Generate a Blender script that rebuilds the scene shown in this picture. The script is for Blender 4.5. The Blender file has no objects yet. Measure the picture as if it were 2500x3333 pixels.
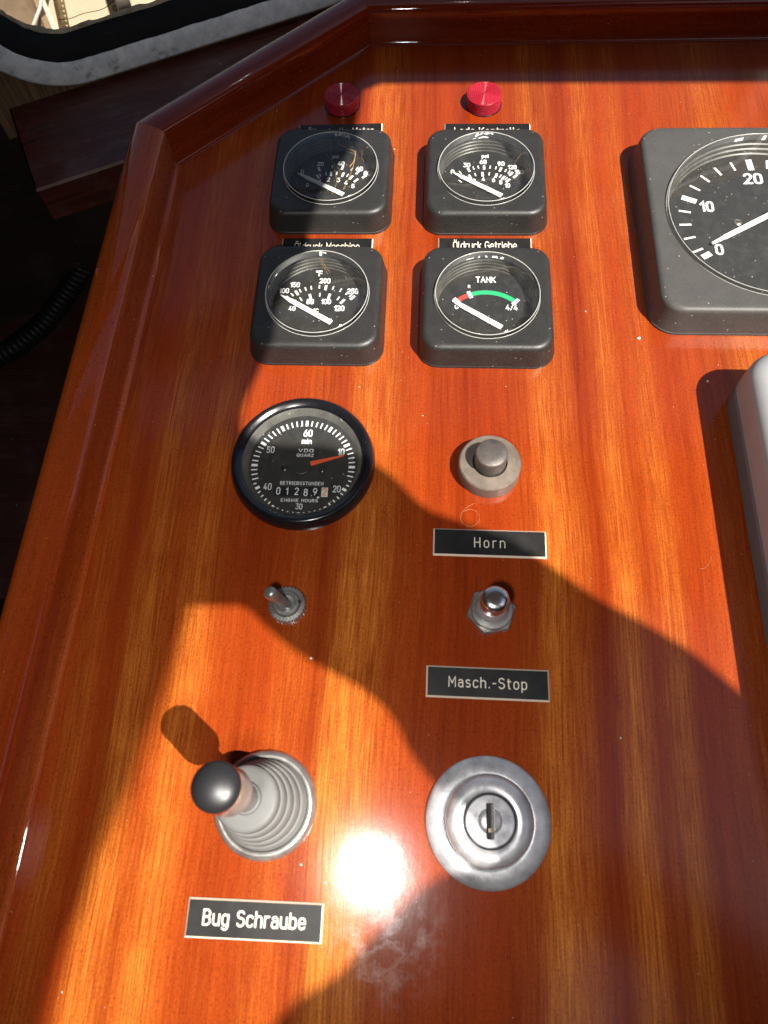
import bpy, bmesh, math, random
from mathutils import Vector, Matrix
from mathutils.geometry import tessellate_polygon

random.seed(7)
sc = bpy.context.scene
COL = sc.collection
MM = 0.001                     # everything below is written in millimetres
PI = math.pi

# ------------------------------------------------------------------ camera
cam_d = bpy.data.cameras.new("camera")
cam = bpy.data.objects.new("camera", cam_d)
COL.objects.link(cam)
cam.location = (11.5335 * MM, -60.0419 * MM, 266.9046 * MM)
cam.rotation_euler = (0.40914643, 0.04050892, 0.04433767)
cam_d.sensor_fit = 'VERTICAL'
cam_d.sensor_height = 36.0
cam_d.lens = 2359.45 / 3333.0 * 36.0
cam_d.clip_start = 0.005
cam_d.clip_end = 200.0
cam_d.dof.use_dof = True
cam_d.dof.focus_distance = 0.36
cam_d.dof.aperture_fstop = 18.0
sc.camera = cam

# ------------------------------------------------------------------ light
SUN = Vector((0.505, -0.345, 1.0))            # direction towards the sun
elev = math.atan2(SUN.z, math.hypot(SUN.x, SUN.y))
azim = math.atan2(SUN.x, SUN.y)
world = bpy.data.worlds.new("World")
sc.world = world
world.use_nodes = True
wn = world.node_tree
wn.nodes.clear()
sky = wn.nodes.new('ShaderNodeTexSky')
sky.sky_type = 'NISHITA'
sky.sun_disc = False
sky.sun_elevation = elev
sky.sun_rotation = azim
bgn = wn.nodes.new('ShaderNodeBackground')
bgn.inputs['Strength'].default_value = 0.05
wo = wn.nodes.new('ShaderNodeOutputWorld')
wn.links.new(sky.outputs[0], bgn.inputs[0])
wn.links.new(bgn.outputs[0], wo.inputs[0])

sun_d = bpy.data.lights.new("sun", 'SUN')
sun_d.energy = 5.0
sun_d.angle = math.radians(0.5)
sun_d.color = (1.0, 0.93, 0.84)
sun = bpy.data.objects.new("sun", sun_d)
COL.objects.link(sun)
sun.rotation_euler = SUN.to_track_quat('Z', 'Y').to_euler()

# the camera's own flash: the photograph shows its reflection on the varnish
fl_d = bpy.data.lights.new("camera_flash", 'SPOT')
fl_d.spot_size = math.radians(112)
fl_d.spot_blend = 1.0
fl_d.energy = 1.12
fl_d.shadow_soft_size = 0.012
fl_d.color = (1.0, 0.97, 0.93)
fl = bpy.data.objects.new("camera_flash", fl_d)
COL.objects.link(fl)
fl.location = (-17.9 * MM, -88.2 * MM, 262 * MM)
fl.rotation_euler = cam.rotation_euler

sc.view_settings.view_transform = 'Standard'
sc.view_settings.look = 'None'
sc.view_settings.exposure = 0.95
sc.view_settings.gamma = 1.0
sc.view_settings.use_curve_mapping = False

# ------------------------------------------------------------------ node helpers
def mat(name):
    m = bpy.data.materials.new(name)
    m.use_nodes = True
    nt = m.node_tree
    b = nt.nodes['Principled BSDF']
    return m, nt, b

def nd(nt, typ, ins=None, **props):
    n = nt.nodes.new(typ)
    for k, v in props.items():
        setattr(n, k, v)
    if ins:
        for k, v in ins.items():
            if hasattr(v, 'is_output') or isinstance(v, bpy.types.NodeSocket):
                nt.links.new(v, n.inputs[k])
            else:
                n.inputs[k].default_value = v
    return n

def coords(nt, scale=(1, 1, 1), off=(0, 0, 0), src=None):
    """object coordinates in millimetres, scaled per axis"""
    if src is None:
        tc = nd(nt, 'ShaderNodeTexCoord')
        src = tc.outputs['Object']
    mp = nd(nt, 'ShaderNodeMapping', {'Vector': src})
    mp.inputs['Scale'].default_value = (scale[0] / MM, scale[1] / MM, scale[2] / MM)
    mp.inputs['Location'].default_value = off
    return mp.outputs[0]

def noise(nt, scale, detail=3, rough=0.55, off=(0, 0, 0), src=None, dist=0.0):
    n = nd(nt, 'ShaderNodeTexNoise', {'Vector': coords(nt, scale, off, src), 'Scale': 1.0, 'Detail': detail,
                                      'Roughness': rough, 'Distortion': dist})
    return n.outputs['Fac']

def ramp(nt, fac, stops, interp='LINEAR'):
    r = nd(nt, 'ShaderNodeValToRGB', {'Fac': fac})
    cr = r.color_ramp
    cr.interpolation = interp
    while len(cr.elements) < len(stops):
        cr.elements.new(0.5)
    for e, (p, c) in zip(cr.elements, stops):
        e.position = p
        e.color = (c, c, c, 1) if isinstance(c, (int, float)) else (*c, 1)
    return r.outputs['Color']

def mix(nt, fac, a, b, mode='MIX'):
    m = nt.nodes.new('ShaderNodeMix')
    m.data_type = 'RGBA'
    m.blend_type = mode
    for s, v in (('Factor', fac), ('A', a), ('B', b)):
        idx = {'Factor': 0, 'A': 6, 'B': 7}[s]
        if isinstance(v, bpy.types.NodeSocket):
            nt.links.new(v, m.inputs[idx])
        elif idx == 0:
            m.inputs[0].default_value = v
        else:
            m.inputs[idx].default_value = (*v, 1) if len(v) == 3 else v
    return m.outputs[2]

def mth(nt, op, a, b=0.0, clamp=False):
    n = nt.nodes.new('ShaderNodeMath')
    n.operation = op
    n.use_clamp = clamp
    for i, v in enumerate((a, b)):
        if isinstance(v, bpy.types.NodeSocket):
            nt.links.new(v, n.inputs[i])
        else:
            n.inputs[i].default_value = v
    return n.outputs[0]

def bump(nt, height, strength=0.2, dist=0.1):
    b = nd(nt, 'ShaderNodeBump', {'Height': height, 'Strength': strength, 'Distance': dist * MM})
    return b.outputs[0]

def specks(nt, dens=0.14, size=0.06, thr=0.25, seed=0.0):
    """sparse dust grains: 1 on a grain, 0 elsewhere"""
    v = nd(nt, 'ShaderNodeTexVoronoi', {'Vector': coords(nt, (dens, dens, dens), (seed, seed * 1.7, 0)), 'Scale': 1.0})
    near = mth(nt, 'LESS_THAN', v.outputs['Distance'], size)
    sep = nd(nt, 'ShaderNodeSeparateColor', {'Color': v.outputs['Color']})
    rare = mth(nt, 'LESS_THAN', sep.outputs[0], thr)
    return mth(nt, 'MULTIPLY', near, rare)

# ------------------------------------------------------------------ materials
def varnished(name, dark, mid, light, bands=None, coat_rough=0.06, contrast=1.0, panel=False, seed=0.0):
    """varnished mahogany, grain along the object's own y axis"""
    m, nt, b = mat(name)
    tc = nd(nt, 'ShaderNodeTexCoord')
    src = tc.outputs['Object']
    # slow wander of the grain
    wander = noise(nt, (0.006, 0.0045, 0.006), 2, 0.5, (seed, 0, 0), src)
    sx = nd(nt, 'ShaderNodeSeparateXYZ', {'Vector': src})
    dx = mth(nt, 'MULTIPLY', mth(nt, 'SUBTRACT', wander, 0.5), 0.015)
    cx = nd(nt, 'ShaderNodeCombineXYZ', {'X': mth(nt, 'ADD', sx.outputs[0], dx), 'Y': sx.outputs[1], 'Z': sx.outputs[2]})
    ws = cx.outputs[0]
    big = noise(nt, (0.060, 0.0022, 0.03), 4, 0.6, (seed + 3, 1, 0), ws)
    fine = noise(nt, (0.50, 0.011, 0.3), 5, 0.68, (seed, 5, 2), ws)
    hair = noise(nt, (2.1, 0.05, 1.0), 4, 0.72, (seed, 2, 2), ws)
    pore = noise(nt, (3.4, 0.75, 1.0), 2, 0.5, (seed, 8, 1), ws)
    mott = noise(nt, (0.05, 0.045, 0.05), 4, 0.60, (seed + 9, 4, 1), ws, 0.6)
    weave = noise(nt, (1.3, 1.1, 1.0), 3, 0.7, (seed + 2, 4, 1), ws)
    base = mix(nt, ramp(nt, big, [(0.30, 0.0), (0.68, 1.0)]), dark, mid)
    fl_ = ramp(nt, fine, [(0.36, 0.0), (0.66, 1.0)])
    base = mix(nt, mth(nt, 'MULTIPLY', fl_, 0.6 * contrast), base, mid)
    if bands:
        x01 = nd(nt, 'ShaderNodeMapRange', {'Value': sx.outputs[0] if False else nd(nt, 'ShaderNodeSeparateXYZ', {'Vector': ws}).outputs[0],
                                            'From Min': -0.125, 'From Max': 0.225})
        bandv = ramp(nt, x01.outputs[0], [((x + 125) / 350.0, v) for x, v in bands], 'EASE')
        # bands brightened at the near end, painting in the stronger sun and flash there
        yf = nd(nt, 'ShaderNodeMapRange', {'Value': sx.outputs[1], 'From Min': -0.07, 'From Max': 0.15, 'To Min': 1.4, 'To Max': 0.55})
        bandv = mth(nt, 'MULTIPLY', bandv, yf.outputs[0])
    else:
        bandv = ramp(nt, noise(nt, (0.07, 0.003, 0.04), 2, 0.5, (seed + 12, 0, 4), ws), [(0.5, 0.0), (0.75, 0.8)])
    # ribbon figure: bright flecks inside the light bands
    thread = noise(nt, (0.95, 0.016, 0.5), 4, 0.7, (seed + 6, 3, 2), ws)
    rib = mth(nt, 'MULTIPLY', ramp(nt, hair, [(0.36, 0.30), (0.62, 1.0)]), ramp(nt, thread, [(0.36, 0.30), (0.60, 1.0)]))
    rib = mth(nt, 'MULTIPLY', rib, ramp(nt, mott, [(0.34, 0.65), (0.60, 1.0)]))
    rib = mth(nt, 'MULTIPLY', mth(nt, 'ADD', mth(nt, 'MULTIPLY', rib, 1.05), mth(nt, 'MULTIPLY', fl_, 0.22)), bandv, True)
    base = mix(nt, mth(nt, 'MULTIPLY', rib, contrast, True), base, light)
    base = mix(nt, mth(nt, 'MULTIPLY', ramp(nt, weave, [(0.35, 1.0), (0.62, 0.0)]), 0.34), base, dark)
    base = mix(nt, mth(nt, 'MULTIPLY', ramp(nt, hair, [(0.36, 1.0), (0.54, 0.0)]), 0.32), base, dark)
    # open pores
    base = mix(nt, mth(nt, 'MULTIPLY', ramp(nt, pore, [(0.33, 1.0), (0.41, 0.0)]), 0.5), base,
               tuple(c * 0.25 for c in dark))
    if panel:
        for lx, lw in ((0.0876, 0.00013), (0.0905, 0.00008), (0.0614, 0.00010), (-0.0985, 0.00012)):
            on = mth(nt, 'LESS_THAN', mth(nt, 'ABSOLUTE', mth(nt, 'SUBTRACT', mth(nt, 'ADD', sx.outputs[0], mth(nt, 'MULTIPLY', dx, 0.15)), lx)), lw)
            brk = ramp(nt, noise(nt, (0.01, 0.035, 0.01), 3, 0.6, (lx * 900, 2, 1), src), [(0.42, 0.0), (0.58, 0.55)])
            base = mix(nt, mth(nt, 'MULTIPLY', on, brk), base, light)
    dust = mth(nt, 'MAXIMUM', specks(nt, 0.11, 0.035, 0.16, seed), specks(nt, 0.33, 0.045, 0.10, seed + 4))
    base = mix(nt, mth(nt, 'MULTIPLY', dust, 0.8), base, (0.75, 0.68, 0.6))
    cr = None
    if panel:
        # wiped finger smear near the lower edge
        p = nd(nt, 'ShaderNodeVectorMath', {0: src, 1: (1.5 * MM, -99.5 * MM, 0)}, operation='SUBTRACT')
        rot = nd(nt, 'ShaderNodeVectorRotate', {'Vector': p.outputs[0], 'Angle': math.radians(-32)}, rotation_type='Z_AXIS')
        sc_ = nd(nt, 'ShaderNodeVectorMath', {0: rot.outputs[0], 1: (1 / (8.6 * MM), 1 / (4.4 * MM), 0)}, operation='MULTIPLY')
        wob = nd(nt, 'ShaderNodeVectorMath', {0: sc_.outputs[0], 1: (0, 0, 0)}, operation='LENGTH')
        r_ = mth(nt, 'ADD', wob.outputs['Value'], mth(nt, 'MULTIPLY', mth(nt, 'SUBTRACT', noise(nt, (0.12, 0.16, 0.1), 4, 0.6, (4, 4, 4), src), 0.5), 1.9))
        ring = ramp(nt, r_, [(0.60, 0.0), (0.80, 0.75), (0.88, 0.9), (1.0, 0.0)])
        patch = ramp(nt, mth(nt, 'ADD', wob.outputs['Value'], mth(nt, 'MULTIPLY', noise(nt, (0.10, 0.12, 0.1), 5, 0.65, (1, 7, 4), src), 1.6)),
                     [(1.25 / 3, 0.0), (1.55 / 3, 0.8), (1.8 / 3, 0.35), (2.6 / 3, 0.0)]) if False else None
        q = nd(nt, 'ShaderNodeVectorMath', {0: src, 1: (3 * MM, -93 * MM, 0)}, operation='DISTANCE')
        fall = nd(nt, 'ShaderNodeMapRange', {'Value': q.outputs['Value'], 'From Min': 0.004, 'From Max': 0.024, 'To Min': 1.0, 'To Max': 0.0})
        blot = mth(nt, 'MULTIPLY', ramp(nt, noise(nt, (0.13, 0.10, 0.1), 5, 0.68, (3, 7, 4), src), [(0.48, 0.0), (0.66, 0.55)]), fall.outputs[0])
        grit = ramp(nt, noise(nt, (1.6, 1.3, 1.0), 3, 0.7, (1, 1, 1), src), [(0.3, 0.35), (0.65, 1.0)])
        smear = mth(nt, 'MULTIPLY', mth(nt, 'MAXIMUM', mth(nt, 'MULTIPLY', ring, 0.28), blot), grit)
        base = mix(nt, mth(nt, 'MULTIPLY', smear, 0.42), base, (0.62, 0.54, 0.50))
        cr = mth(nt, 'ADD', mth(nt, 'MULTIPLY', smear, 0.25), coat_rough)
    nt.links.new(base, b.inputs['Base Color'])
    b.inputs['Roughness'].default_value = 0.5
    b.inputs['Specular IOR Level'].default_value = 0.0
    b.inputs['Coat Weight'].default_value = 1.0
    if cr is not None:
        nt.links.new(cr, b.inputs['Coat Roughness'])
    else:
        b.inputs['Coat Roughness'].default_value = coat_rough
    b.inputs['Coat IOR'].default_value = 1.5
    lev = noise(nt, (0.05, 0.03, 0.05), 2, 0.5, (3, 3, 3), src)
    fibre = noise(nt, (0.9, 0.05, 0.6), 3, 0.6, (3, 1, 3), src)
    rag = noise(nt, (0.34, 0.22, 0.3), 4, 0.65, (6, 1, 3), src)
    h = mth(nt, 'ADD', mth(nt, 'ADD', lev, mth(nt, 'MULTIPLY', rag, 0.30)), mth(nt, 'MULTIPLY', fibre, 0.05))
    bn = nd(nt, 'ShaderNodeBump', {'Height': h, 'Strength': 0.35, 'Distance': 0.16 * MM})
    nt.links.new(bn.outputs[0], b.inputs['Coat Normal'])
    return m

PANEL_BANDS = [(-125, 0.02), (-113, 0.35), (-104, 0.06), (-94, 0.75), (-84, 0.25), (-76, 0.75), (-62, 0.12), (-48, 0.08), (-34, 0.28), (-26, 0.10),
               (-17, 1.0), (-6, 0.75), (2, 0.20), (14, 0.08), (40, 0.03), (52, 0.18), (60, 0.90), (68, 0.50), (78, 0.06), (88, 0.75), (96, 0.15),
               (104, 0.60), (112, 0.05), (135, 0.25), (150, 0.95), (165, 0.15), (225, 0.2)]
M_PANEL = varnished("mahogany_veneer", (0.125, 0.0095, 0.0018), (0.315, 0.042, 0.0065), (0.62, 0.200, 0.028), PANEL_BANDS, 0.155, 1.0, True)
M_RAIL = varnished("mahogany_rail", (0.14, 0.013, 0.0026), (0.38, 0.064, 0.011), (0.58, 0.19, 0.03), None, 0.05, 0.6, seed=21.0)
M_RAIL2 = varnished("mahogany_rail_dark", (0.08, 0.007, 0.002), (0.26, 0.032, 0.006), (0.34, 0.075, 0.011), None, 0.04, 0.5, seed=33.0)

def plain(name, col, rough=0.5, metal=0.0, spec=0.5, grain=None, dust=0.0, var=0.0, coat=0.0, bumpd=0.05):
    m, nt, b = mat(name)
    c = None
    b.inputs['Base Color'].default_value = (*col, 1)
    if var:
        f = noise(nt, (0.12, 0.12, 0.12), 5, 0.65)
        c = mix(nt, ramp(nt, f, [(0.35, 0.0), (0.65, 1.0)]), tuple(x * (1 - var) for x in col), tuple(min(1, x * (1 + var)) for x in col))
    if dust:
        d = mth(nt, 'MULTIPLY', specks(nt, 0.35, 0.10, 0.35, 2.0), 0.7)
        d2 = mth(nt, 'MULTIPLY', ramp(nt, noise(nt, (1.5, 1.5, 1.5), 3, 0.7), [(0.52, 0.0), (0.75, 1.0)]), 0.10)
        d = mth(nt, 'MULTIPLY', mth(nt, 'ADD', d, d2), dust, True)
        c = mix(nt, d, c if c else col, (0.6, 0.56, 0.5))
    if c:
        nt.links.new(c, b.inputs['Base Color'])
    b.inputs['Roughness'].default_value = rough
    if var and metal:
        r = ramp(nt, noise(nt, (0.2, 0.2, 0.2), 4, 0.65, (5, 5, 5)), [(0.3, rough * 0.75), (0.7, min(1, rough * 1.35))])
        nt.links.new(r, b.inputs['Roughness'])
    b.inputs['Metallic'].default_value = metal
    b.inputs['Specular IOR Level'].default_value = spec
    b.inputs['Coat Weight'].default_value = coat
    if grain:
        nt.links.new(bump(nt, noise(nt, (grain,) * 3, 3, 0.6), 0.5, bumpd), b.inputs['Normal'])
    return m

M_BEZEL = plain("grained_black_plastic", (0.020, 0.0196, 0.0188), 0.42, 0, 0.5, 2.2, 0.5, 0.15, bumpd=0.12)
M_DIAL = plain("dial_black", (0.013, 0.0128, 0.0124), 0.55, 0, 0.4, None, 0.30)
M_WALL = plain("dial_wall_grey", (0.085, 0.082, 0.074), 0.35, 0, 0.5, None, 0.3, 0.3)
M_WHITE = plain("dial_white", (0.92, 0.92, 0.92), 0.6)
M_PRINT = plain("dial_print_pale", (0.80, 0.82, 0.86), 0.6)
M_NEEDLE = plain("needle_white", (0.88, 0.88, 0.87), 0.5)
M_RED = plain("needle_red", (0.80, 0.10, 0.03), 0.5)
M_GREEN = plain("arc_green", (0.01, 0.45, 0.17), 0.6)
M_ARCRED = plain("arc_red", (0.65, 0.05, 0.03), 0.6)
M_GLOSSBLACK = plain("gloss_black_lacquer", (0.006, 0.006, 0.008), 0.20, 0, 0.6, None, 0.2, 0.2)
M_CREAMDRUM = plain("drum_cream", (0.68, 0.64, 0.55), 0.6)
M_PLATE = plain("engraved_black_laminate", (0.011, 0.0105, 0.0105), 0.45, 0, 0.35, 1.5, 0.0, 0.45, bumpd=0.03)
M_CORE = plain("laminate_cream_core", (0.74, 0.62, 0.48), 0.55, 0, 0.4)
M_ENGRAVE = plain("engraving_cream", (0.80, 0.72, 0.60), 0.6, 0, 0.3)
M_TIN = plain("dull_tin", (0.185, 0.150, 0.122), 0.50, 0.45, 0.5, 1.2, 0.3, 0.22, bumpd=0.02)
M_TIN2 = plain("worn_pewter", (0.115, 0.100, 0.092), 0.42, 0.45, 0.5, None, 0.25, 0.35)
M_STEEL = plain("nickel", (0.35, 0.345, 0.325), 0.32, 0.75, 0.5, None, 0.2, 0.25)
M_CHROME = plain("chrome", (0.80, 0.79, 0.80), 0.19, 1.0, 0.5, None, 0.1, 0.10)
M_SATIN = plain("satin_chrome", (0.52, 0.515, 0.53), 0.30, 0.48, 0.5, None, 0.25, 0.25)
M_RUBBER = plain("grey_rubber_boot", (0.135, 0.136, 0.133), 0.55, 0, 0.4, 1.0, 0.1, 0.08, bumpd=0.02)
M_KNOB = plain("satin_black_knob", (0.014, 0.014, 0.015), 0.37, 0, 0.55)
M_SLEEVE = plain("wood_tinted_knob_sleeve", (0.72, 0.44, 0.28), 0.14, 0.9)  # reflection of the sunlit wood is tinted into the metal colour
M_SLOT = plain("keyway_dark", (0.008, 0.008, 0.008), 0.6)
M_BRASS = plain("keyway_pin", (0.30, 0.24, 0.14), 0.4, 1.0)
M_BOX = plain("grey_case_plastic", (0.30, 0.31, 0.316), 0.45, 0, 0.5, 1.8, 0.2, 0.05, bumpd=0.04)
M_BOXD = plain("dark_grey_case_back", (0.12, 0.124, 0.128), 0.5, 0, 0.5, 1.8, 0.2, 0.05)
M_GROOVE = plain("case_joint", (0.02, 0.02, 0.02), 0.7)
M_SCREW = plain("dial_screw", (0.40, 0.37, 0.33), 0.4, 0.9)
M_HAIR = plain("hair_fibre", (0.42, 0.24, 0.13), 0.4)
M_STRAW = plain("gold_fibre", (0.50, 0.27, 0.07), 0.4)

# clear acrylic: thin sheet, lets the light through and mirrors by Fresnel
def clear(name, tint=(0.96, 0.97, 0.96), rough=0.02, haze=0.0, ior=1.49):
    m = bpy.data.materials.new(name)
    m.use_nodes = True
    nt = m.node_tree
    nt.nodes.clear()
    out = nd(nt, 'ShaderNodeOutputMaterial')
    tr = nd(nt, 'ShaderNodeBsdfTransparent', {'Color': (*tint, 1)})
    gl = nd(nt, 'ShaderNodeBsdfGlossy', {'Roughness': rough, 'Color': (1, 1, 1, 1)})
    fr = nd(nt, 'ShaderNodeFresnel', {'IOR': ior})
    mx = nd(nt, 'ShaderNodeMixShader', {0: fr.outputs[0], 1: tr.outputs[0], 2: gl.outputs[0]})
    last = mx.outputs[0]
    if haze:
        df = nd(nt, 'ShaderNodeBsdfDiffuse', {'Color': (0.75, 0.72, 0.66, 1)})
        d = mth(nt, 'ADD', haze * 0.5, mth(nt, 'MULTIPLY', ramp(nt, noise(nt, (0.25, 0.18, 0.25), 5, 0.7), [(0.45, 0.0), (0.75, 1.0)]), haze))
        d = mth(nt, 'ADD', d, mth(nt, 'MULTIPLY', specks(nt, 0.4, 0.09, 0.3, 5.0), 0.5), True)
        m2 = nd(nt, 'ShaderNodeMixShader', {0: d, 1: last, 2: df.outputs[0]})
        last = m2.outputs[0]
    nt.links.new(last, out.inputs[0])
    return m
M_GLASS = clear("clear_lens", haze=0.024)
M_GLASSRIM = clear("clear_lens_rim", (0.95, 0.95, 0.93), 0.06, 0.0, 1.6)
M_LENSEDGE = plain("lens_edge_highlight", (0.42, 0.42, 0.40), 0.22)  # pale colour stands in for highlights along the clear lens rim
M_PANE = clear("window_glass", (0.93, 0.92, 0.88), 0.02, 0.02)

def red_lens(name):
    m, nt, b = mat(name)
    b.inputs['Base Color'].default_value = (0.46, 0.022, 0.045, 1)
    b.inputs['Roughness'].default_value = 0.22
    b.inputs['Transmission Weight'].default_value = 0.30
    b.inputs['Subsurface Weight'].default_value = 0.35
    b.inputs['Subsurface Radius'].default_value = (1, 0.1, 0.1)
    b.inputs['Subsurface Scale'].default_value = 0.004
    b.inputs['IOR'].default_value = 1.49
    return m
M_REDLENS = red_lens("red_signal_lens")

def painted_frame(name):
    m, nt, b = mat(name)
    f = noise(nt, (0.035, 0.035, 0.035), 6, 0.68)
    f2 = noise(nt, (0.12, 0.12, 0.12), 6, 0.72, (4, 2, 1))
    c = mix(nt, ramp(nt, f2, [(0.40, 0.0), (0.60, 1.0)]), (0.62, 0.65, 0.68), (0.84, 0.86, 0.88))
    c = mix(nt, ramp(nt, f2, [(0.24, 0.85), (0.36, 0.0)]), c, (0.12, 0.125, 0.125))
    c = mix(nt, ramp(nt, f, [(0.56, 0.0), (0.64, 0.8)]), c, (0.16, 0.14, 0.12))
    nt.links.new(c, b.inputs['Base Color'])
    b.inputs['Roughness'].default_value = 0.6
    nt.links.new(bump(nt, f2, 0.5, 0.5), b.inputs['Normal'])
    return m
M_FRAME = painted_frame("weathered_grey_metal")

def old_wood(name, a, b_, rough=0.6, axis='Y', dusty=0.3):
    m, nt, b = mat(name)
    s = {'X': (0.012, 0.35, 0.35), 'Y': (0.35, 0.012, 0.35), 'Z': (0.35, 0.35, 0.012)}[axis]
    g = noise(nt, s, 6, 0.7)
    blot = noise(nt, (0.04, 0.04, 0.04), 5, 0.65, (7, 1, 2))
    c = mix(nt, ramp(nt, g, [(0.35, 0.0), (0.68, 1.0)]), a, b_)
    c = mix(nt, mth(nt, 'MULTIPLY', ramp(nt, blot, [(0.5, 0.0), (0.72, 1.0)]), dusty), c, (0.16, 0.13, 0.12))
    c = mix(nt, mth(nt, 'MULTIPLY', specks(nt, 0.12, 0.06, 0.3, 3.0), 0.7), c, (0.5, 0.45, 0.4))
    nt.links.new(c, b.inputs['Base Color'])
    b.inputs['Roughness'].default_value = rough
    nt.links.new(bump(nt, g, 0.5, 0.4), b.inputs['Normal'])
    return m
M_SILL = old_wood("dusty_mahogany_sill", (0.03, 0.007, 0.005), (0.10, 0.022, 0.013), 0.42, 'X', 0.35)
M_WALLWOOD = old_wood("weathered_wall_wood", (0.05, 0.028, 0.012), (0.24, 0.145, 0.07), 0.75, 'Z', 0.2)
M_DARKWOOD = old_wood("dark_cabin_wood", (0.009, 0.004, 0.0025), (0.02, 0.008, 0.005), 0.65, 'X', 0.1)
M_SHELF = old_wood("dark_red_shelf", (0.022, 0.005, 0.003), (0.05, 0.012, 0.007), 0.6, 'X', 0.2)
M_GASKET = plain("perished_black_rubber", (0.006, 0.006, 0.006), 0.8, 0, 0.3, 0.8, 0, 0.3, bumpd=0.5)
M_PUTTY = plain("crumbling_sealant", (0.42, 0.36, 0.26), 0.8, 0, 0.3, 0.5, 0, 0.4, bumpd=0.6)
M_HOSE = plain("black_corrugated_hose", (0.002, 0.0022, 0.0025), 0.55, 0, 0.4, None, 0.2, 0.2)
M_CREAMHULL = plain("cream_paint", (0.86, 0.72, 0.53), 0.5, 0, 0.4, None, 0, 0.04)
M_BROWNCLOTH = plain("tan_canvas", (0.42, 0.30, 0.20), 0.8, 0, 0.2, 0.6, 0, 0.12)
M_WHITEROPE = plain("white_piping", (0.85, 0.80, 0.72), 0.7)
M_STRAP = plain("bronze_perforated_strap", (0.36, 0.26, 0.12), 0.5, 0.5, 0.5, None, 0, 0.2)
M_POST = plain("grey_brown_post", (0.17, 0.14, 0.12), 0.7, 0, 0.3, 0.6, 0, 0.25)
M_INK = plain("dark_ink", (0.06, 0.055, 0.05), 0.7)
M_SHADEPLATE = plain("shade_plate_brown", (0.10, 0.085, 0.07), 0.7, 0, 0.3, None, 0, 0.06)

# ------------------------------------------------------------------ mesh helpers
class MB:
    def __init__(s):
        s.v = []
        s.f = []
    def add(s, pts):
        i = len(s.v)
        s.v += [tuple(p) for p in pts]
        return list(range(i, i + len(pts)))
    def face(s, pts):
        s.f.append(s.add(pts))
    def loft(s, loops, cap0=False, cap1=False, closed=True):
        idx = [s.add(l) for l in loops]
        n = len(idx[0])
        for a, b in zip(idx, idx[1:]):
            for k in range(n if closed else n - 1):
                j = (k + 1) % n
                s.f.append([a[k], a[j], b[j], b[k]])
        if cap0: s.f.append(idx[0][::-1])
        if cap1: s.f.append(idx[-1])
        return s
    def lathe(s, prof, n=64, c=(0, 0), cap0=False, cap1=True, rfun=None):
        loops = []
        for r, z in prof:
            loops.append([(c[0] + r * math.cos(2 * PI * k / n), c[1] + r * math.sin(2 * PI * k / n), z) for k in range(n)])
        return s.loft(loops, cap0, cap1)
    def box(s, x0, x1, y0, y1, z0, z1):
        s.loft([[(x0, y0, z0), (x1, y0, z0), (x1, y1, z0), (x0, y1, z0)], [(x0, y0, z1), (x1, y0, z1), (x1, y1, z1), (x0, y1, z1)]], True, True)
        return s
    def tube(s, path, rad, n=8, caps=True):
        loops = []
        P = [Vector(p) for p in path]
        up = Vector((0.13, 0.21, 1))
        for i, p in enumerate(P):
            t = (P[min(i + 1, len(P) - 1)] - P[max(i - 1, 0)]).normalized()
            a = t.cross(up)
            if a.length < 1e-4: a = t.cross(Vector((1, 0, 0)))
            a.normalize()
            b = t.cross(a)
            r = rad[i] if hasattr(rad, '__len__') else rad
            loops.append([tuple(p + a * (r * math.cos(2 * PI * k / n)) + b * (r * math.sin(2 * PI * k / n))) for k in range(n)])
        return s.loft(loops, caps, caps)
    def merge(s, verts, faces, xf=lambda p: p):
        i = len(s.v)
        s.v += [xf(p) for p in verts]
        s.f += [[i + k for k in f] for f in faces]
    def build(s, name, material, parent=None, sharp=32, loc=None):
        me = bpy.data.meshes.new(name)
        me.from_pydata([(x * MM, y * MM, z * MM) for x, y, z in s.v], [], s.f)
        bm = bmesh.new()
        bm.from_mesh(me)
        bmesh.ops.remove_doubles(bm, verts=bm.verts, dist=1e-7)
        bmesh.ops.recalc_face_normals(bm, faces=bm.faces)
        bm.to_mesh(me)
        bm.free()
        for p in me.polygons: p.use_smooth = True
        me.set_sharp_from_angle(angle=math.radians(sharp))
        me.materials.append(material)
        o = bpy.data.objects.new(name, me)
        COL.objects.link(o)
        if parent: o.parent = parent
        if loc: o.location = tuple(c * MM for c in loc)
        return o

def flat(o):
    return o

def thing(name, label, cat, loc=(0, 0, 0), rz=0.0, group=None):
    o = bpy.data.objects.new(name, None)
    o.empty_display_size = 0.01
    COL.objects.link(o)
    o.location = tuple(c * MM for c in loc)
    o.rotation_euler = (0, 0, rz)
    o['label'] = label
    o['category'] = cat
    if group: o['group'] = group
    return o

def tag(o, label, cat, group=None, kind=None):
    if label: o['label'] = label
    if cat: o['category'] = cat
    if group: o['group'] = group
    if kind: o['kind'] = kind
    return o

def rrect(w, h, r, z, n=12, c=(0, 0)):
    pts = []
    for cx, cy, a0 in ((w / 2 - r, h / 2 - r, 0), (-w / 2 + r, h / 2 - r, 90), (-w / 2 + r, -h / 2 + r, 180), (w / 2 - r, -h / 2 + r, 270)):
        for k in range(n + 1):
            a = math.radians(a0 + 90 * k / n)
            pts.append((c[0] + cx + r * math.cos(a), c[1] + cy + r * math.sin(a), z))
    return pts

def circ_like(loop, r, z, c=(0, 0)):
    """circle with one vertex per vertex of loop, evenly spread, starting at the same side"""
    n = len(loop)
    out = []
    for k in range(n):
        q, m = divmod(k, n // 4)
        a = (q + (m + 0.0) / (n // 4 - 1) * 0.985 + 0.0075) * PI / 2
        out.append((c[0] + r * math.cos(a), c[1] + r * math.sin(a), z))
    return out

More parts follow.
